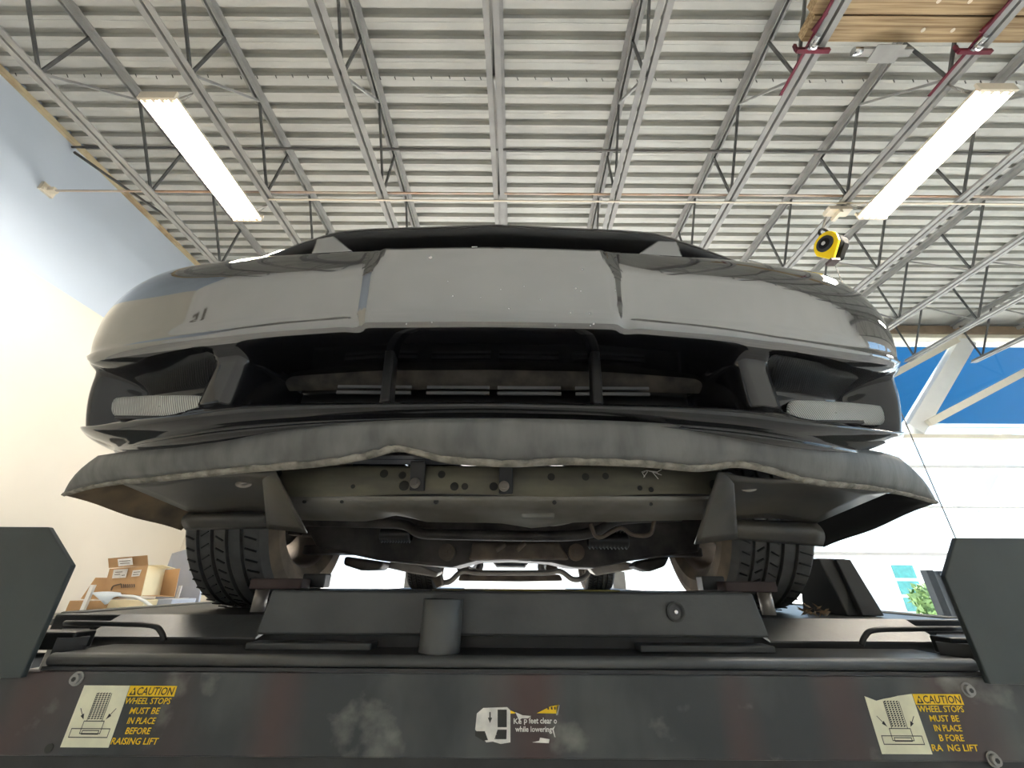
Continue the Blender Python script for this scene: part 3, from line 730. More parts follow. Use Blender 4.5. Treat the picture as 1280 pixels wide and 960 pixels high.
# running gear
def pp(L, Y): return [P(a, b, Y=Y) for a, b in L]
MB().tube(spline([P(380, 652, Y=1.30), P(470, 654, Y=1.25), P(505, 656, Y=1.22), P(525, 666, Y=1.2), P(560, 668, Y=1.2), P(700, 670, Y=1.2), P(745, 664, Y=1.2), P(775, 650, Y=1.22), P(850, 646, Y=1.3)], 6), .014, 12).build('stabilizer_bar', M['under'], car)
MB().tube(spline([P(650, 640, Y=1.05), P(672, 652, Y=1.05), P(695, 655, Y=1.05), P(730, 648, Y=1.05), P(760, 650, Y=1.05), P(790, 648, Y=1.05), P(812, 640, Y=1.05)], 5), .005, 8).build('bumper_hose', M['alu'], car)
MB().tube(spline([P(738, 655, Y=1.15), P(748, 672, Y=1.15), P(775, 660, Y=1.15), P(790, 668, Y=1.15), P(812, 668, Y=1.15), P(818, 650, Y=1.15)], 5), .0055, 8).build('cooler_line', M['under2'], car)
MB().prism(pp([(372, 640), (880, 640), (875, 690), (800, 699), (745, 710), (715, 709), (690, 703), (640, 700), (595, 701), (565, 709), (535, 707), (470, 700), (395, 684)], 1.46), (0, .22, 0)).build('engine_crossmember', M['under'], car, bevel=.01)
MB().prism(pp([(590, 678), (700, 678), (712, 700), (650, 699), (585, 700)], 1.43), (0, .1, 0)).build('oil_pan', M['under2'], car, bevel=.008)
for x0, x1, yy in ((476, 514, 672), (735, 785, 680)):
    c = MB(); prof = []
    A = P(x0, yy, Y=1.34); B = P(x1, yy, Y=1.34); nn = 11
    for i in range(nn*2+1): prof.append((A[0]+(B[0]-A[0])*i/(nn*2), (.028 if i % 2 else .021)))
    c.lathe_x(prof, (0, 1.34, A[2]+.012), 20).build('rack_bellows', M['black'], car)
for px in (558, 721):
    p = P(px, 690, Y=1.42); mb = MB().cyl(p, p+np.array([0, .06, 0]), .026, 20); mb.cyl(p-np.array([0, .006, 0]), p, .018, 16); mb.cyl(p-np.array([0, .014, 0]), p, .007, 6); mb.build('arm_bushing', M['under2'], car)
MB().cyl(P(620, 688, Y=1.40), P(632, 680, Y=1.40), .008, 8).cyl(P(646, 688, Y=1.40), P(656, 678, Y=1.40), .008, 8).build('drain_plug', M['under2'], car)
MB().prism(pp([(466, 706), (500, 702), (520, 704), (548, 716), (545, 722), (510, 716)], 1.75), (0, .12, .01)).build('control_arm', M['alu'], car, bevel=.006)
MB().prism(pp([(736, 709), (760, 704), (785, 703), (812, 708), (780, 714), (745, 720)], 1.75), (0, .12, .01)).build('control_arm', M['alu'], car, bevel=.006)
MB().prism(pp([(430, 695), (480, 702), (475, 712), (450, 713), (428, 706)], 1.62), (0, .1, 0)).build('strut_mount', M['under'], car, bevel=.01)
MB().prism(pp([(800, 700), (838, 695), (832, 708), (812, 715), (792, 708)], 1.62), (0, .1, 0)).build('strut_mount', M['under'], car, bevel=.01)
MB().prism(pp([(536, 706), (548, 706), (552, 732), (546, 735), (538, 720)], 2.0), (0, .08, 0)).build('exhaust_hanger', M['under2'], car)
MB().tube(spline(pp([(540, 712), (548, 726), (562, 727), (578, 714), (600, 716), (680, 716), (700, 714), (716, 724), (730, 722), (738, 712)], 2.1), 5), .012, 10).build('exhaust_crossover', M['alu'], car)
MB().prism(pp([(575, 718), (700, 718), (704, 726), (650, 727), (572, 726)], 2.4), (0, .3, 0)).build('gearbox_mount', M['under2'], car, bevel=.01)
for sx in (-.26, .26): MB().tube(spline([(xr(sx*.9), 2.3, .06), (xr(sx), 2.8, .05), (xr(sx), 3.5, .05), (xr(sx*1.1), 4.1, .13), (xr(sx*1.6), 4.75, .09)], 5), .03, 12).build('exhaust_pipe', M['under2'], car)
MB().box(xr(-.80), xr(.80), 1.7, 4.8, .17, .2).build('floor_pan', M['under'], car)
MB().box(xr(-.60), xr(.60), 1.02, 1.7, .22, .25).build('engine_shield', M['under'], car)
MB().tube([(xr(-.62), 4.09, .22), (xr(-.2), 4.09, .22), (xr(-.13), 4.09, .22), (xr(.13), 4.09, .22), (xr(.2), 4.09, .22), (xr(.62), 4.09, .22)], .04, 12, rs=[.04, .04, .12, .12, .04, .04]).build('rear_axle', M['under'], car)
# wheels
ZR = -.085; RTI = .322
def tyre_profile(w=.25):
    h = w/2; pr = [(-h+.015, .205), (-h-.004, .235), (-h-.006, .27), (-h+.006, .302), (-h+.022, .317)]
    gr = [-.068, -.028, .014, .055]
    for g in gr:
        pr += [(g-.006, RTI-.001*abs(g)*20), (g-.0055, RTI-.012), (g+.0055, RTI-.012), (g+.006, RTI-.001*abs(g)*20)]
    pr += [(h-.022, .317), (h-.006, .302), (h+.006, .27), (h+.004, .235), (h-.015, .205)]
    return pr
def wheel(cx, cy, cz, s, steer=0):      # s=+1 right side (outer face at +x)
    e = empty('wheel', (0, 0, 0)); e.location = (cx, cy, cz+H); e.rotation_euler = (0, 0, steer); e.parent = car
    e.matrix_parent_inverse = Matrix.Translation(-Vector(car.location))
    def ch(mb, name, m):
        me = mb.mesh(name, m, shift=False); o = bpy.data.objects.new(name, me); COL.objects.link(o); o.parent = e; return o
    mb = MB().lathe_x(tyre_profile(), (0, 0, 0), 72, smooth=False)
    for i in range(len(mb.f)):
        j = i//72; mb.mi[i] = 1 if (j < 3 and s > 0) or (j >= len(tyre_profile())-4 and s < 0) else 0
    o = ch(mb, 'tyre', [M['tyre'], M['tyreside']])
    tb = MB()
    for i in range(60):      # sipes across the outer tread rows
        t = 2*math.pi*i/60
        for x0, x1, sk in ((-.1, -.078, .03), (-.058, -.038, -.04), (-.018, .004, .04), (.064, .098, .03)):
            a = Vector((x0, (RTI+.0006)*math.cos(t), (RTI+.0006)*math.sin(t))); b = Vector((x1, (RTI+.0006)*math.cos(t+sk), (RTI+.0006)*math.sin(t+sk)))
            tb.bar(a, b, .004, .003, (0, math.cos(t), math.sin(t)))
    ch(tb, 'tread_sipe', M['black'])['kind'] = 'stuff'
    ch(MB().lathe_x([(s*.10, .212), (s*.095, .20), (s*.02, .195), (-s*.09, .198), (-s*.108, .214), (-s*.112, .208), (-s*.09, .19), (s*.04, .185)], (0, 0, 0), 48), 'rim', M['rimm'])
    sp = MB()
    for i in range(5):
        t = 2*math.pi*i/5+.3; d = Vector((0, math.cos(t), math.sin(t))); sp.bar(Vector((s*.07, 0, 0))+d*.03, Vector((s*.08, 0, 0))+d*.195, .05, .02, (1, 0, 0))
    sp.cyl((s*.05, 0, 0), (s*.095, 0, 0), .05, 20); ch(sp, 'spokes', M['alu'])
    ch(MB().cyl((-s*.01, 0, 0), (s*.015, 0, 0), .138, 40).cyl((-s*.02, 0, 0), (s*.03, 0, 0), .075, 24), 'brake_disc', M['chrome'])
    ca = MB()
    for i in range(7):
        t = math.radians(100+i*11); d = Vector((0, math.cos(t), math.sin(t))); ca.bar(Vector((-s*.03, 0, 0))+d*.105, Vector((-s*.03, 0, 0))+d*.165, .03, .07, (1, 0, 0))
    ch(ca, 'brake_caliper', M['alu'])
    ch(MB().cyl((-s*.07, 0, .0), (-s*.02, 0, 0), .045, 16, .07).bar((-s*.06, 0, -.1), (-s*.06, 0, .14), .04, .05), 'knuckle', M['under'])
for s in (-1, 1):
    wheel(xr(s*.785), 1.50, ZR+RTI, s); wheel(xr(s*.785), 4.08, ZR+RTI, s)
    MB().cyl((xr(s*.2), 1.5, .12), (xr(s*.7), 1.5, .15), .02, 10).build('drive_link', M['under'], car)
    MB().prism([(xr(s*.35), 1.47, .085), (xr(s*.69), 1.49, .075), (xr(s*.69), 1.56, .075), (xr(s*.35), 1.72, .085)], (0, 0, .03)).build('lower_arm', M['under'], car, bevel=.006)
# body sides, cabin
def arch(y, z): return any((y-c)**2+(z-(ZR+RTI))**2 < .365**2 for c in (1.50, 4.08))
for s in (-1, 1):
    rows = []
    ys = np.linspace(1.10, 4.95, 90); zs = np.linspace(.13, .80, 22); mb = MB(); idx = {}
    def sx_(y, z):
        t = ss(1.05, 1.5, y); bow = .012*math.sin(math.pi*min(1, max(0, (z-.13)/.6)))
        return .896+bow*t-.10*ss(.55, .82, z)*(1)-.06*ss(4.5, 5, y)
    for i, yv in enumerate(ys):
        for j, zv in enumerate(zs): idx[i, j] = len(mb.v); mb.v.append((xr(s*sx_(yv, zv)), float(yv), float(zv)))
    for i in range(len(ys)-1):
        for j in range(len(zs)-1):
            if arch((ys[i]+ys[i+1])/2, (zs[j]+zs[j+1])/2): continue
            if zs[j] > .64 and ys[i] < 1.75: continue
            mb.f.append([idx[i, j], idx[i+1, j], idx[i+1, j+1], idx[i, j+1]]); mb.mi.append(0); mb.sm.append(True)
    mb.build('body_side', M['paint'], car)
    # fender top between hood and side
    MB().grid([[(xr(s*x), y, z) for x, y, z in ((.84, .86+(1.75-.86)*f, .63+.17*f**.75), (.875, .86+.89*f, .615+.08*f), (.885, .86+.89*f, .585+.06*f))] for f in np.linspace(0, 1, 8)]).build('fender_top', M['paint'], car)
    for yc in (1.50, 4.08):      # liner over the top of the tyre
        rows = []
        for t in np.linspace(math.radians(8), math.radians(172), 26):
            rows.append([(xr(s*x), yc-.37*math.cos(t), ZR+RTI+.37*math.sin(t)) for x in (.62, .76, .88)])
        MB().grid(rows).build('wheel_well', M['black'], car, solid=.003)
secs = [(1.75, .80, .93), (2.05, .70, 1.12), (2.45, .60, 1.27), (3.2, .58, 1.30), (3.7, .62, 1.2), (4.15, .76, 1.0), (4.95, .76, .95)]
rows = []
for (yy, hw, zt_) in secs:
    rows.append([(xr(.82*c), yy, .80) if abs(c) == 1 else (xr(hw*c/.8 if abs(c) < .85 else c*hw), yy, zt_-.03*abs(c)) for c in (-1, -.8, -.4, 0, .4, .8, 1)])
MB().grid(rows[:3]).build('windshield', M['glassdark'], car); MB().grid(rows[2:5]).build('roof', M['paint'], car); MB().grid(rows[4:]).build('rear_deck', M['paint'], car)
MB().box(xr(-.8), xr(.8), 4.9, 4.98, .2, .92).build('rear_bumper', M['paint'], car, bevel=.03)

# ------------------------------------------------------------------ the lift
LX = -.005
lift = empty('car_lift', (LX, 2.6, ZF), 'black car lift with front panel and caution stickers, under the car', 'lift')
YP = .95
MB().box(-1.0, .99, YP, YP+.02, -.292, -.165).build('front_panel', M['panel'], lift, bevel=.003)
MB().box(-1.0, .99, YP+.004, YP+.12, -.31, -.292).build('panel_sole', M['liftd'], lift)
MB().box(-.93, .92, YP+.003, 1.09, -.164, -.158).build('ledge', M['liftd'], lift)
MB().cyl((-.925, YP+.012, -.147), (.915, YP+.012, -.147), .011, 14).build('lip_tube', M['lift'], lift)
MB().box(-.93, .92, YP+.02, 1.10, -.157, -.138).build('ledge_plate', M['liftd'], lift, bevel=.004)
MB().box(-.56, .545, 1.075, 1.10, -.138, -.112).build('ledge_step', M['liftd'], lift)
for (a, b) in ((-.58, -.31), (.27, .56)): MB().box(a, b, 1.02, 1.07, -.138, -.125).build('step_plate', M['lift'], lift, bevel=.003)
# jack beam
bm_ = MB().hexa([(-.575, 1.04, -.112), (.565, 1.04, -.112), (.565, 1.16, -.112), (-.575, 1.16, -.112), (-.565, 1.045, -.024), (.55, 1.045, -.024), (.55, 1.16, -.022), (-.565, 1.16, -.022)])
beam = bm_.build('jack_beam', M['lift'], lift, bevel=.005)
MB().box(-.20, .25, 1.075, 1.155, -.0235, -.0205).build('worn_strip', M['beamy'], beam)
p = P(845, 765, Y=1.036); mb = MB().lathe_x([], (0, 0, 0))if False else MB()
for r0, r1 in ((.0205, .016),):
    n = 28; vs = []
    for r in (r0, r1): vs += [(p[0]+r*math.cos(2*math.pi*i/n), 1.036, p[2]+r*math.sin(2*math.pi*i/n)) for i in range(n)]
    vs2 = [(x, y_-.003+.006, z) for x, y_, z in vs]
    mb.add(vs, [(i, (i+1) % n, n+(i+1) % n, n+i) for i in range(n)])
    mb.add([*vs[:n], *[(a, 1.041, c) for a, b, c in vs[:n]]], [(i, (i+1) % n, n+(i+1) % n, n+i) for i in range(n)])
mb.build('plug_ring', M['stk_black'], beam); MB().cyl((p[0], 1.034, p[2]), (p[0], 1.042, p[2]), .004, 10).build('plug', M['chrome'], beam)
p = P(549, 812, Y=.995); MB().cyl((p[0], .998, -.137), (p[0]+.001, 1.0, -.038), .043, 32).build('pivot_sleeve', M['lift'], lift, bevel=.002)
# jack pads
for s in (-1, 1):
    MB().box(min(s*.53, s*.66)+LX, max(s*.53, s*.66)+LX, 1.12, 1.17, -.024, .0).build('pad_arm', M['maroon'], lift, bevel=.003)
    MB().box(min(s*.50, s*.56)+LX, max(s*.50, s*.56)+LX, 1.18, 1.22, -.022, .012).build('pad_block', M['liftd'], lift, bevel=.003)
    MB().cyl((s*.64+LX, 1.15, -.075), (s*.64+LX, 1.15, -.025), .016, 14).build('pad_post', M['alu'], lift)
    # runway
    xi, xo = s*.60+LX, s*1.17+LX
    a, b = min(xi, xo), max(xi, xo)
    rw = MB().box(a, b, 1.18, 5.4, -.16, ZR, 0); rwo = rw.build('runway', M['liftd'], lift, bevel=.004)
    MB().box(xo-.03, xo+.03, 1.22, 5.4, ZR-.02, ZR+.003).build('runway_curb', M['dusty'], rwo, bevel=.004)
    xr1 = (xi+s*.02); MB().hexa([(min(s*.60, s*1.0)+LX, 1.1, -.128), (max(s*.60, s*1.0)+LX, 1.1, -.128), (max(s*.60, s*1.0)+LX, 1.18, -.11), (min(s*.60, s*1.0)+LX, 1.18, -.11), (min(s*.60, s*1.0)+LX, 1.1, -.124), (max(s*.60, s*1.0)+LX, 1.1, -.124), (max(s*.60, s*1.0)+LX, 1.18, ZR+.001), (min(s*.60, s*1.0)+LX, 1.18, ZR+.001)]).build('front_slope', M['lift'], rwo)
    # hooked lip rail ahead of the wheel
    MB().tube(spline([(s*.78+LX, 1.06, -.128), (s*.795+LX, 1.06, -.11), (s*.82+LX, 1.06, -.098), (s*.9+LX, 1.06, -.095), (s*1.02+LX, 1.06, -.094)], 5), .0055, 8).build('hook_rail', M['liftd'], lift)
    MB().box(min(s*.93, s*1.06)+LX, max(s*.93, s*1.06)+LX, 1.0, 1.05, -.138, -.105).build('hinge_block', M['liftd'], lift, bevel=.004)
    MB().bar((s*.93+LX, 1.0, -.135), (s*1.17+LX, 1.25, -.135), .05, .04).build('end_gusset', M['liftd'], lift)
    # wheel stop plate
    st = empty('wheel_stop', (s*1.15, .93, -.16)); st.parent = lift; st.matrix_parent_inverse = Matrix.Translation(-Vector(lift.location))
    xe = -.934 if s < 0 else .898; xt = -1.022 if s < 0 else .958; zc = .022 if s < 0 else .012; zt_ = .098 if s < 0 else .088
    pl = MB().prism([(xe, .925, -.172), (xe, .925, zc), (xt, .925, zt_), (s*1.5, .925, zt_), (s*1.5, .925, -.172)], (0, .012, 0))
    o = link(pl.mesh('plate', M['stop']), 'wheel_stop_plate', lift); bpy.data.objects.remove(st)
    m_ = o.modifiers.new('bevel', 'BEVEL'); m_.width = .002; m_.segments = 2; m_.limit_method = 'ANGLE'
    MB().box(min(s*1.0, s*1.4), max(s*1.0, s*1.4), .937, 1.02, -.17, -.145).build('stop_foot', M['liftd'], lift)
    # scissor legs down to the floor
    for yy in (1.6, 4.8):
        MB().bar((s*.9+LX, yy, -.16), (s*.9+LX, 6.4-yy, ZF+.08), .07, .12).build('scissor_leg', M['liftd'], lift)
    MB().box(min(s*.7, s*1.1)+LX, max(s*.7, s*1.1)+LX, 1.2, 5.2, ZF, ZF+.05).build('base_rail', M['liftd'], lift)
for (px, py, r) in ((97, 848, .0105), (62, 935, .007), (1209, 862, .0105), (1241, 949, .0105)):
    p = P(px, py, Y=YP)
    if r < .008: MB().cyl(p-np.array([0, .002, 0]), p+np.array([0, .002, 0]), r, 14).build('bolt_hole', M['stk_black'], lift)
    else:
        bo = MB().cyl(p-np.array([0, .002, 0]), p, r*1.15, 20).cyl(p-np.array([0, .008, 0]), p-np.array([0, .002, 0]), r*.8, 16).build('panel_bolt', M['joist'], lift)
        MB().cyl(p-np.array([0, .0085, 0]), p-np.array([0, .0078, 0]), r*.4, 6).build('bolt_socket', M['stk_black'], bo)
# rear uprights of the lift seen under the car
for s in (-1, 1): MB().box(min(s*1.35, s*1.2)+LX, max(s*1.35, s*1.2)+LX, 5.45, 5.6, ZF, .1).build('rear_upright', M['joist'], lift)

# ------------------------------------------------------------------ stickers and lettering
def text_mb(txt, x, z, w_, h_, y, shear=0, bold=.0, mirror=False):
    cu = bpy.data.curves.new('t', 'FONT'); cu.body = txt; cu.size = 1; cu.shear = shear; cu.offset = bold; cu.resolution_u = 2
    ob = bpy.data.objects.new('t', cu); COL.objects.link(ob); dg = bpy.context.evaluated_depsgraph_get()
    me = bpy.data.meshes.new_from_object(ob.evaluated_get(dg)); v = np.array([q.co[:] for q in me.vertices])
    lo, hi = v.min(0), v.max(0); mb = MB()
    vs = [(x+(q[0]-lo[0])/(hi[0]-lo[0])*w_, y, z+(q[1]-lo[1])/(hi[1]-lo[1])*h_) for q in v]
    mb.add(vs, [list(p.vertices) for p in me.polygons]); bpy.data.objects.remove(ob); bpy.data.meshes.remove(me); return mb
def quad(mb, x0, x1, z0, z1, y): return mb.add([(x0, y, z0), (x1, y, z0), (x1, y, z1), (x0, y, z1)], [(0, 1, 2, 3)])
def caution(x0, xm, x1, z0, z1, worn):
    ys = YP-.0008; hgt = z1-z0
    zt_ = [(x0, z1-.004), (x0+.02, z1-.011), (x0+.035, z1-.008), (x0+.05, z1-.006), (x0+.065, z1-.003), (xm, z1)] if worn else [(x0, z1), (xm, z1)]
    st = MB().prism([(xm, ys, z0), (x0, ys, z0)]+[(a, ys, b) for a, b in zt_], (0, .0007, 0)).build('caution_sticker', M['stk_cream'], lift)
    W_ = xm-x0; f = MB(); y2 = ys-.0004
    # pictogram: tyre, wheel stop, runway, arrows
    def X(u): return x0+W_*u
    def Z(v): return z0+hgt*v
    tw = MB()
    for i in range(5):
        for j in range(13):
            u = .36+.062*i; v = .44+.034*j; tw.add([(X(u), y2, Z(v)), (X(u+.04), y2, Z(v+.012)), (X(u+.04), y2, Z(v+.034)), (X(u), y2, Z(v+.022))], [(0, 1, 2, 3)])
    for u in (.345, .665): quad(tw, X(u), X(u+.012), Z(.42), Z(.87), y2)
    def frame(u0, u1, v0, v1, t=.014):
        quad(tw, X(u0), X(u1), Z(v0), Z(v0+t), y2); quad(tw, X(u0), X(u1), Z(v1-t), Z(v1), y2)
        quad(tw, X(u0), X(u0+t), Z(v0), Z(v1), y2); quad(tw, X(u1-t), X(u1), Z(v0), Z(v1), y2)
    frame(.09, .91, .15, .30); frame(.29, .73, .21, .42); frame(.33, .69, .2, .27)
    for (a, b) in (((.12, .62), (.27, .44)), ((.88, .62), (.74, .44))):
        A = Vector((X(a[0]), y2, Z(a[1]))); B = Vector((X(b[0]), y2, Z(b[1]))); d = (B-A).normalized(); nn = Vector((-d.z, 0, d.x))
        C = B-d*.009; tw.add([A-nn*.0006, A+nn*.0006, C+nn*.0006, C-nn*.0006], [(0, 1, 2, 3)]); tw.add([C-nn*.0032, C+nn*.0032, B], [(0, 1, 2)])
    tw.build('pictogram', M['stk_black'], st)
    hd = MB(); quad(hd, xm+.001, x1, z1-.0165, z1, ys); hd.build('caution_bar', M['stk_yellow'], st)
    text_mb('CAUTION', xm+.018, z1-.0145, x1-xm-.021, .0125, y2, .12, .012).build('caution_heading', M['stk_black'], st)
    tri = MB().add([(xm+.004, y2, z1-.0145), (xm+.017, y2, z1-.0145), (xm+.0115, y2, z1-.002)], [(0, 1, 2)])
    tri.build('warning_triangle', M['stk_black'], st)
    quad(MB(), xm+.0085, xm+.0125, z1-.0125, z1-.0065, y2-.0002).build('triangle_mark', M['stk_yellow'], st)
    L = ['WHEEL STOPS', 'MUST BE', 'IN PLACE', 'BEFORE', 'RAISING LIFT']; wl_ = [.086, .056, .052, .046, .086]
    if worn: L[3] = 'B FORE'; L[4] = 'RA  NG LIFT'
    for i, (t, q) in enumerate(zip(L, wl_)):
        cxm = (xm+x1)/2-.001; zz = z1-.0195-(hgt-.018)/5*(i+1)+.006
        text_mb(t, cxm-q/2, zz, q, .0098, ys, .10, .014).build('lettering', M['stk_yellow'], st)
    return st
caution(-.829, -.741, -.650, -.279, -.187, False)
caution(.670, .762, .855, -.281, -.192, True)
# torn sticker in the middle
ys = YP-.0008
def q3(L): return [P(a, b, Y=ys) for a, b in L]
to = MB().prism(q3([(596, 892), (604, 885), (634, 884), (638, 888), (638, 928), (626, 930), (616, 927), (608, 928), (594, 912)]), (0, .0007, 0)).build('torn_sticker', M['stk_white'], lift)
y2 = ys-.0004
def q4(L, dy=0): return MB().add([np.array(P(a, b, Y=y2-dy)) for a, b in L], [list(range(len(L)))])
q4([(622, 887), (633.5, 887), (633.5, 909), (622, 909)]).build('door_icon', M['stk_black'], to)
q4([(622, 912), (633.5, 912), (633, 924), (618, 924)]).build('sill_icon', M['stk_black'], to)
q4([(611.6, 890), (613.4, 890), (613.4, 897), (615.2, 897), (612.5, 904), (609.8, 897), (611.6, 897)]).build('arrow_icon', M['stk_black'], to)
q4([(594, 914), (606, 914), (610, 925), (604, 926), (594, 920)]).build('torn_gap', M['stk_black'], to)
st_ = MB()
for i in range(9):
    t = 2*math.pi*i/9; a = P(615, 918, Y=y2-.0004); d = np.array([math.cos(t), 0, math.sin(t)]); e = np.array([-d[2], 0, d[0]])
    st_.add([a+d*.002-e*.0008, a+d*.002+e*.0008, a+d*.010], [(0, 1, 2)])
st_.build('burst_icon', M['stk_white'], to)
q4([(638, 888), (645, 891), (643, 892), (638, 892)]).build('yellow_scrap', M['stk_yellow'], to)
q4([(671, 891.5), (688, 883), (699, 881), (696, 892)]).build('yellow_scrap', M['stk_yellow'], to)
q4([(644, 890), (653, 894), (664, 895), (660, 898), (652, 898), (649, 901)]).build('torn_paper', M['stk_white'], to)
q4([(696, 882), (699.5, 881.5), (697, 894), (695, 894)]).build('torn_paper', M['stk_white'], to)
q4([(694, 907), (690, 911), (693, 921), (694.5, 922), (692, 912)]).build('torn_paper', M['stk_white'], to)
q4([(665, 928), (674, 926), (675, 922), (687, 924), (686, 929)]).build('torn_paper', M['stk_white'], to)
for i, xx in enumerate((684, 688.5, 692.5)): q4([(xx, 883.5), (xx+2, 883.3), (xx+2.4, 887), (xx+.4, 887)], .0002).build('torn_letter', M['stk_black'], to)
for (t, a, b) in (('Ke', (642, 905), (652, 898)), ("p", (655, 906), (659, 899)), ('feet clear o', (661, 904.5), (696, 897)), ('while lowering', (644, 917), (690, 908))):
    A = P(*a, Y=ys); B = P(*b, Y=ys); text_mb(t, A[0], A[2], B[0]-A[0], B[2]-A[2], ys, 0, .02).build('lettering', M['stk_white'], to)

# ------------------------------------------------------------------ things on the runway
ck = empty('wheel_chock', (.98, 1.36, ZR), 'black rubber wheel chock beside the right front tyre', 'chock')
a_ = lambda px, py, Y: P(px, py, Y=Y)
pts_b = [P(1062, 776, Y=1.26), P(1106, 775, Y=1.30)]
MB().hexa([(.925, 1.28, ZR), (1.01, 1.28, ZR), (1.03, 1.46, ZR), (.915, 1.46, ZR), (.925, 1.33, .065), (1.005, 1.325, .064), (1.015, 1.42, .064), (.92, 1.42, .066)]).build('body', M['stk_black'], ck, bevel=.004)
MB().hexa([(.955, 1.262, ZR+.002), (1.012, 1.26, ZR+.002), (1.012, 1.279, ZR+.002), (.955, 1.279, ZR+.002), (.965, 1.31, .062), (1.006, 1.308, .061), (1.006, 1.324, .061), (.965, 1.326, .062)]).build('face_rib', M['liftd'], ck, bevel=.003)
lf = MB(); rnd = random.Random(3)
for i in range(26):
    c = Vector((.80+rnd.uniform(-.035, .045), 1.245+rnd.uniform(-.02, .02), ZR+.006+abs(rnd.gauss(0, .010)))); a = Vector((rnd.uniform(-1, 1), rnd.uniform(-.5, .5), rnd.uniform(-.3, .6))).normalized()*rnd.uniform(.008, .022); b = Vector((rnd.uniform(-.3, .3), rnd.uniform(-.3, .3), 1)).normalized()*.003
    lf.add([c-a, c+b, c+a, c-b], [(0, 1, 2, 3)])
tag(lf.build('leaf_litter', M['dry']), 'small pile of dry brown leaf scraps before the right tyre', 'leaf litter', kind='stuff')

# ------------------------------------------------------------------ bench with boxes at the left wall
YQ = 4.6
bn = empty('workbench', (-4.2, 4.8, ZF), 'pale workbench along the left wall, carrying the cardboard boxes', 'workbench')
MB().box(-4.95, -3.3, 4.3, 5.1, -.40, -.35).build('top', M['dusty'], bn)
for x in (-4.9, -3.4):
    for y in (4.35, 5.0): MB().box(x, x+.06, y, y+.06, ZF, -.40).build('leg', M['joist'], bn)
def Q(px, py, dy=0): return Vector(P(px, py, Y=YQ+dy))
ob = empty('open_carton', tuple(Q(158, 746)), 'brown open shipping carton with white labels, tilted atop other boxes', 'box')
fr_ = [Q(129, 740), Q(176, 745), Q(185, 707), Q(137, 711)]; bk = [p+Vector((.10, .32, -.02)) for p in fr_]
def sheet(L, name, m, parent, t=(0, .006, 0)): return MB().prism(L, t).build(name, m, parent)
sheet(fr_, 'front_side', M['card'], ob); sheet(bk, 'back_side', M['card'], ob)
sheet([fr_[0], bk[0], bk[3], fr_[3]], 'left_side', M['card'], ob, (.006, 0, 0))
sheet([fr_[0], fr_[1], bk[1], bk[0]], 'bottom_side', M['card'], ob, (0, 0, .006))
sheet([Q(176, 745), Q(199, 744, .3), Q(206, 711, .3), Q(185, 707)], 'right_side', M['cardl'], ob, (.006, 0, 0))  # paler card paints this side as lit
sheet([Q(136, 710), Q(185, 707), Q(184, 694, -.05), Q(135, 698, -.05)], 'front_flap', M['card'], ob)
sheet([Q(205, 711, .28), Q(186, 707, .0), Q(204, 707, .05), Q(219, 711, .2)], 'side_flap', M['cardl'], ob, (0, 0, .006))  # flap coloured as lit, like the right side
for L in ([(147, 699), (165, 697), (166, 706), (148, 708)], [(142, 712), (160, 711), (157, 722), (140, 723)], [(166, 713), (177, 712), (174, 720), (164, 721)]):
    sheet([Q(a, b, -.06 if b < 709 else -.012) for a, b in L], 'label', M['label'], ob, (0, .002, 0))
inkL = MB()
for (x0, yy, ln) in ((149, 701, 14), (150, 704, 12), (144, 715, 9), (143, 718, 7), (152, 719, 4), (167, 715, 8), (166, 718, 7)):
    inkL.prism([Q(x0, yy, -.066 if yy < 708 else -.016), Q(x0+ln, yy-.6, -.066 if yy < 708 else -.016), Q(x0+ln, yy+.2, -.066 if yy < 708 else -.016), Q(x0, yy+.8, -.066 if yy < 708 else -.016)], (0, .001, 0))
arcp = spline([Q(139, 738, -.012), Q(141, 733, -.012), Q(146, 731, -.012), Q(151, 730, -.012)], 4); inkL.tube(arcp, .006, 5)
for i in range(7): inkL.prism([Q(151+2.6*i, 730, -.014), Q(152.6+2.6*i, 730, -.014), Q(153+2.6*i, 735-.3*i % 2, -.014), Q(151.5+2.6*i, 735, -.014)], (0, .001, 0))
inkL.build('print', M['ink'], ob)['kind'] = 'stuff'
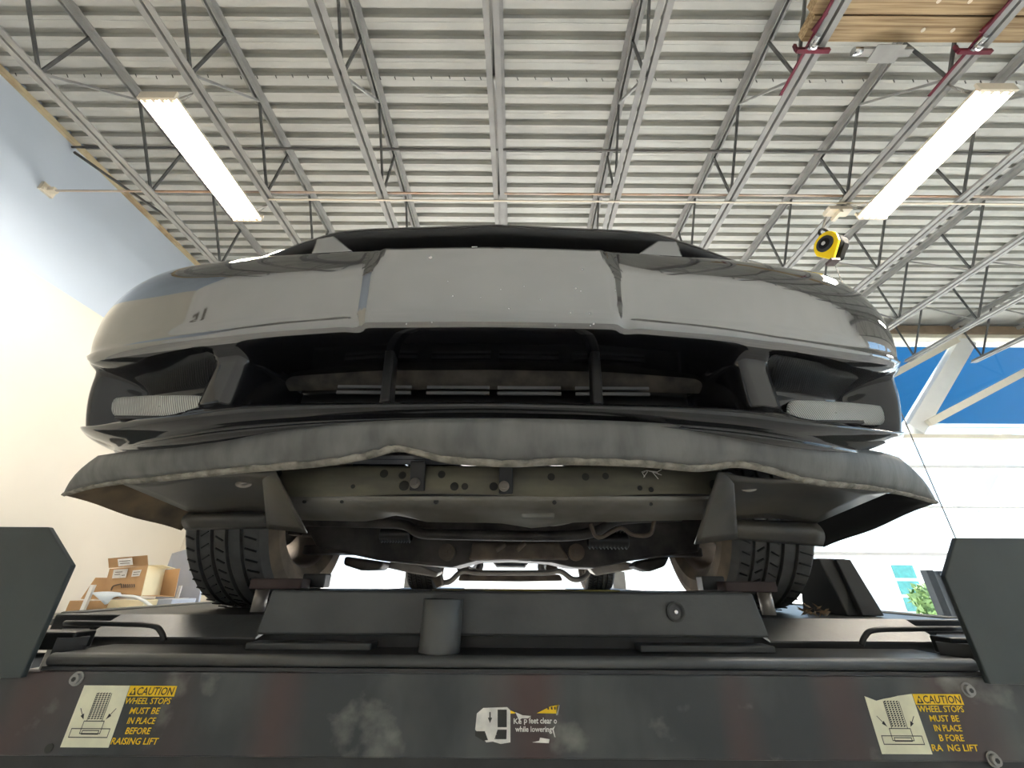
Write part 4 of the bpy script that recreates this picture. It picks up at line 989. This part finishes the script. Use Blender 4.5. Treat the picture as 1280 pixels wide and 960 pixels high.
def bx(name, a, b, dy0, dy1, m, label, cat, lean=0):
    A = Q(*a, dy0); B = Q(*b, dy0); dz = B.z-A.z
    mb = MB().hexa([(A.x, A.y, B.z), (B.x, A.y, B.z), (B.x+.02, YQ+dy1, B.z), (A.x+.02, YQ+dy1, B.z), (A.x+lean, A.y, A.z), (B.x+lean, A.y, A.z), (B.x+.02+lean, YQ+dy1, A.z), (A.x+.02+lean, YQ+dy1, A.z)])
    r = empty(name, ((A.x+B.x)/2, A.y, B.z), label, cat)
    mb.build('carton_body', m, r, bevel=.004)
    MB().box((A.x+B.x)/2-.03+lean, (A.x+B.x)/2+.03+lean, A.y+.02, YQ+dy1-.02, A.z, A.z+.003).build('tape_strip', M['label'], r)
    return r
zb_ = P(150, 772, Y=YQ)[1]
bx('carton', (137, 750), (174, 768.5), -.06, .26, M['cardl'], 'small pale yellow carton under the open brown box', 'box')
bx('carton', (87, 751), (129, 768.5), -.04, .35, M['card'], 'low brown carton at left of the pile, behind the white stick', 'box')
bx('carton', (112, 722), (136, 749), .2, .5, M['card'], 'shadowed brown carton behind the open box, leftmost in pile', 'box', .06)
bx('carton', (196, 749), (209, 768.5), .1, .42, M['bluegrey'], 'grey carton right of the pale carton, below the open box', 'box')
tag(MB().bar(Q(102, 766, -.12), Q(117, 731, -.12), .035, .03).build('white_stick', M['white']), 'white flat stick leaning against the boxes', 'stick')
pa = []
for i in range(9):
    f = i/8.; pa.append([Q(113+38*f, 741-1.5*math.sin(3*f), -.12), Q(118+34*f, 744+.0*f, -.14), Q(124+28*f, 748+9*math.exp(-((f-.3)/.22)**2)-3*f, -.15)])
tag(MB().grid(pa).build('paper_sheet', M['paper'], solid=.004), 'crumpled pale blue paper draped over the cartons', 'paper')
tag(MB().tube(spline([Q(150, 745, -.13), Q(168, 746, -.13), Q(180, 751, -.13), Q(188, 757, -.13), Q(200, 764, -.13)], 5), .014, 8).build('bent_strip', M['white']), 'bent white plastic strip curling off the boxes to right', 'strip')
gb = empty('grey_board', tuple(Q(212, 768, .2)), 'blue grey board leaning upright between boxes and left tyre', 'board')
g0, g1 = Q(186, 770, .55), Q(262, 770, .55)
sheet([Vector((g0.x-.1, g0.y, ZF)), Vector((g1.x, g1.y, ZF)), Q(262, 678, .6), Q(215, 692, .6), g0], 'panel', M['bluegrey'], gb, (0, .03, 0))
MB().bar(Q(216, 766, .5), Q(226, 732, .5), .03, .02).build('edge_strip', M['white'], gb)

BNX, BNZ = -4.32, 2.10
# bay number on the wall behind, seen mirrored in the bumper
BN = text_mb('15', 0, 0, .42, .22, YB+.004, 0, .03)
BN.v = [(BNX-x, y, z+BNZ) for x, y, z in BN.v]
BN.build('bay_number', M['ink'], wb)
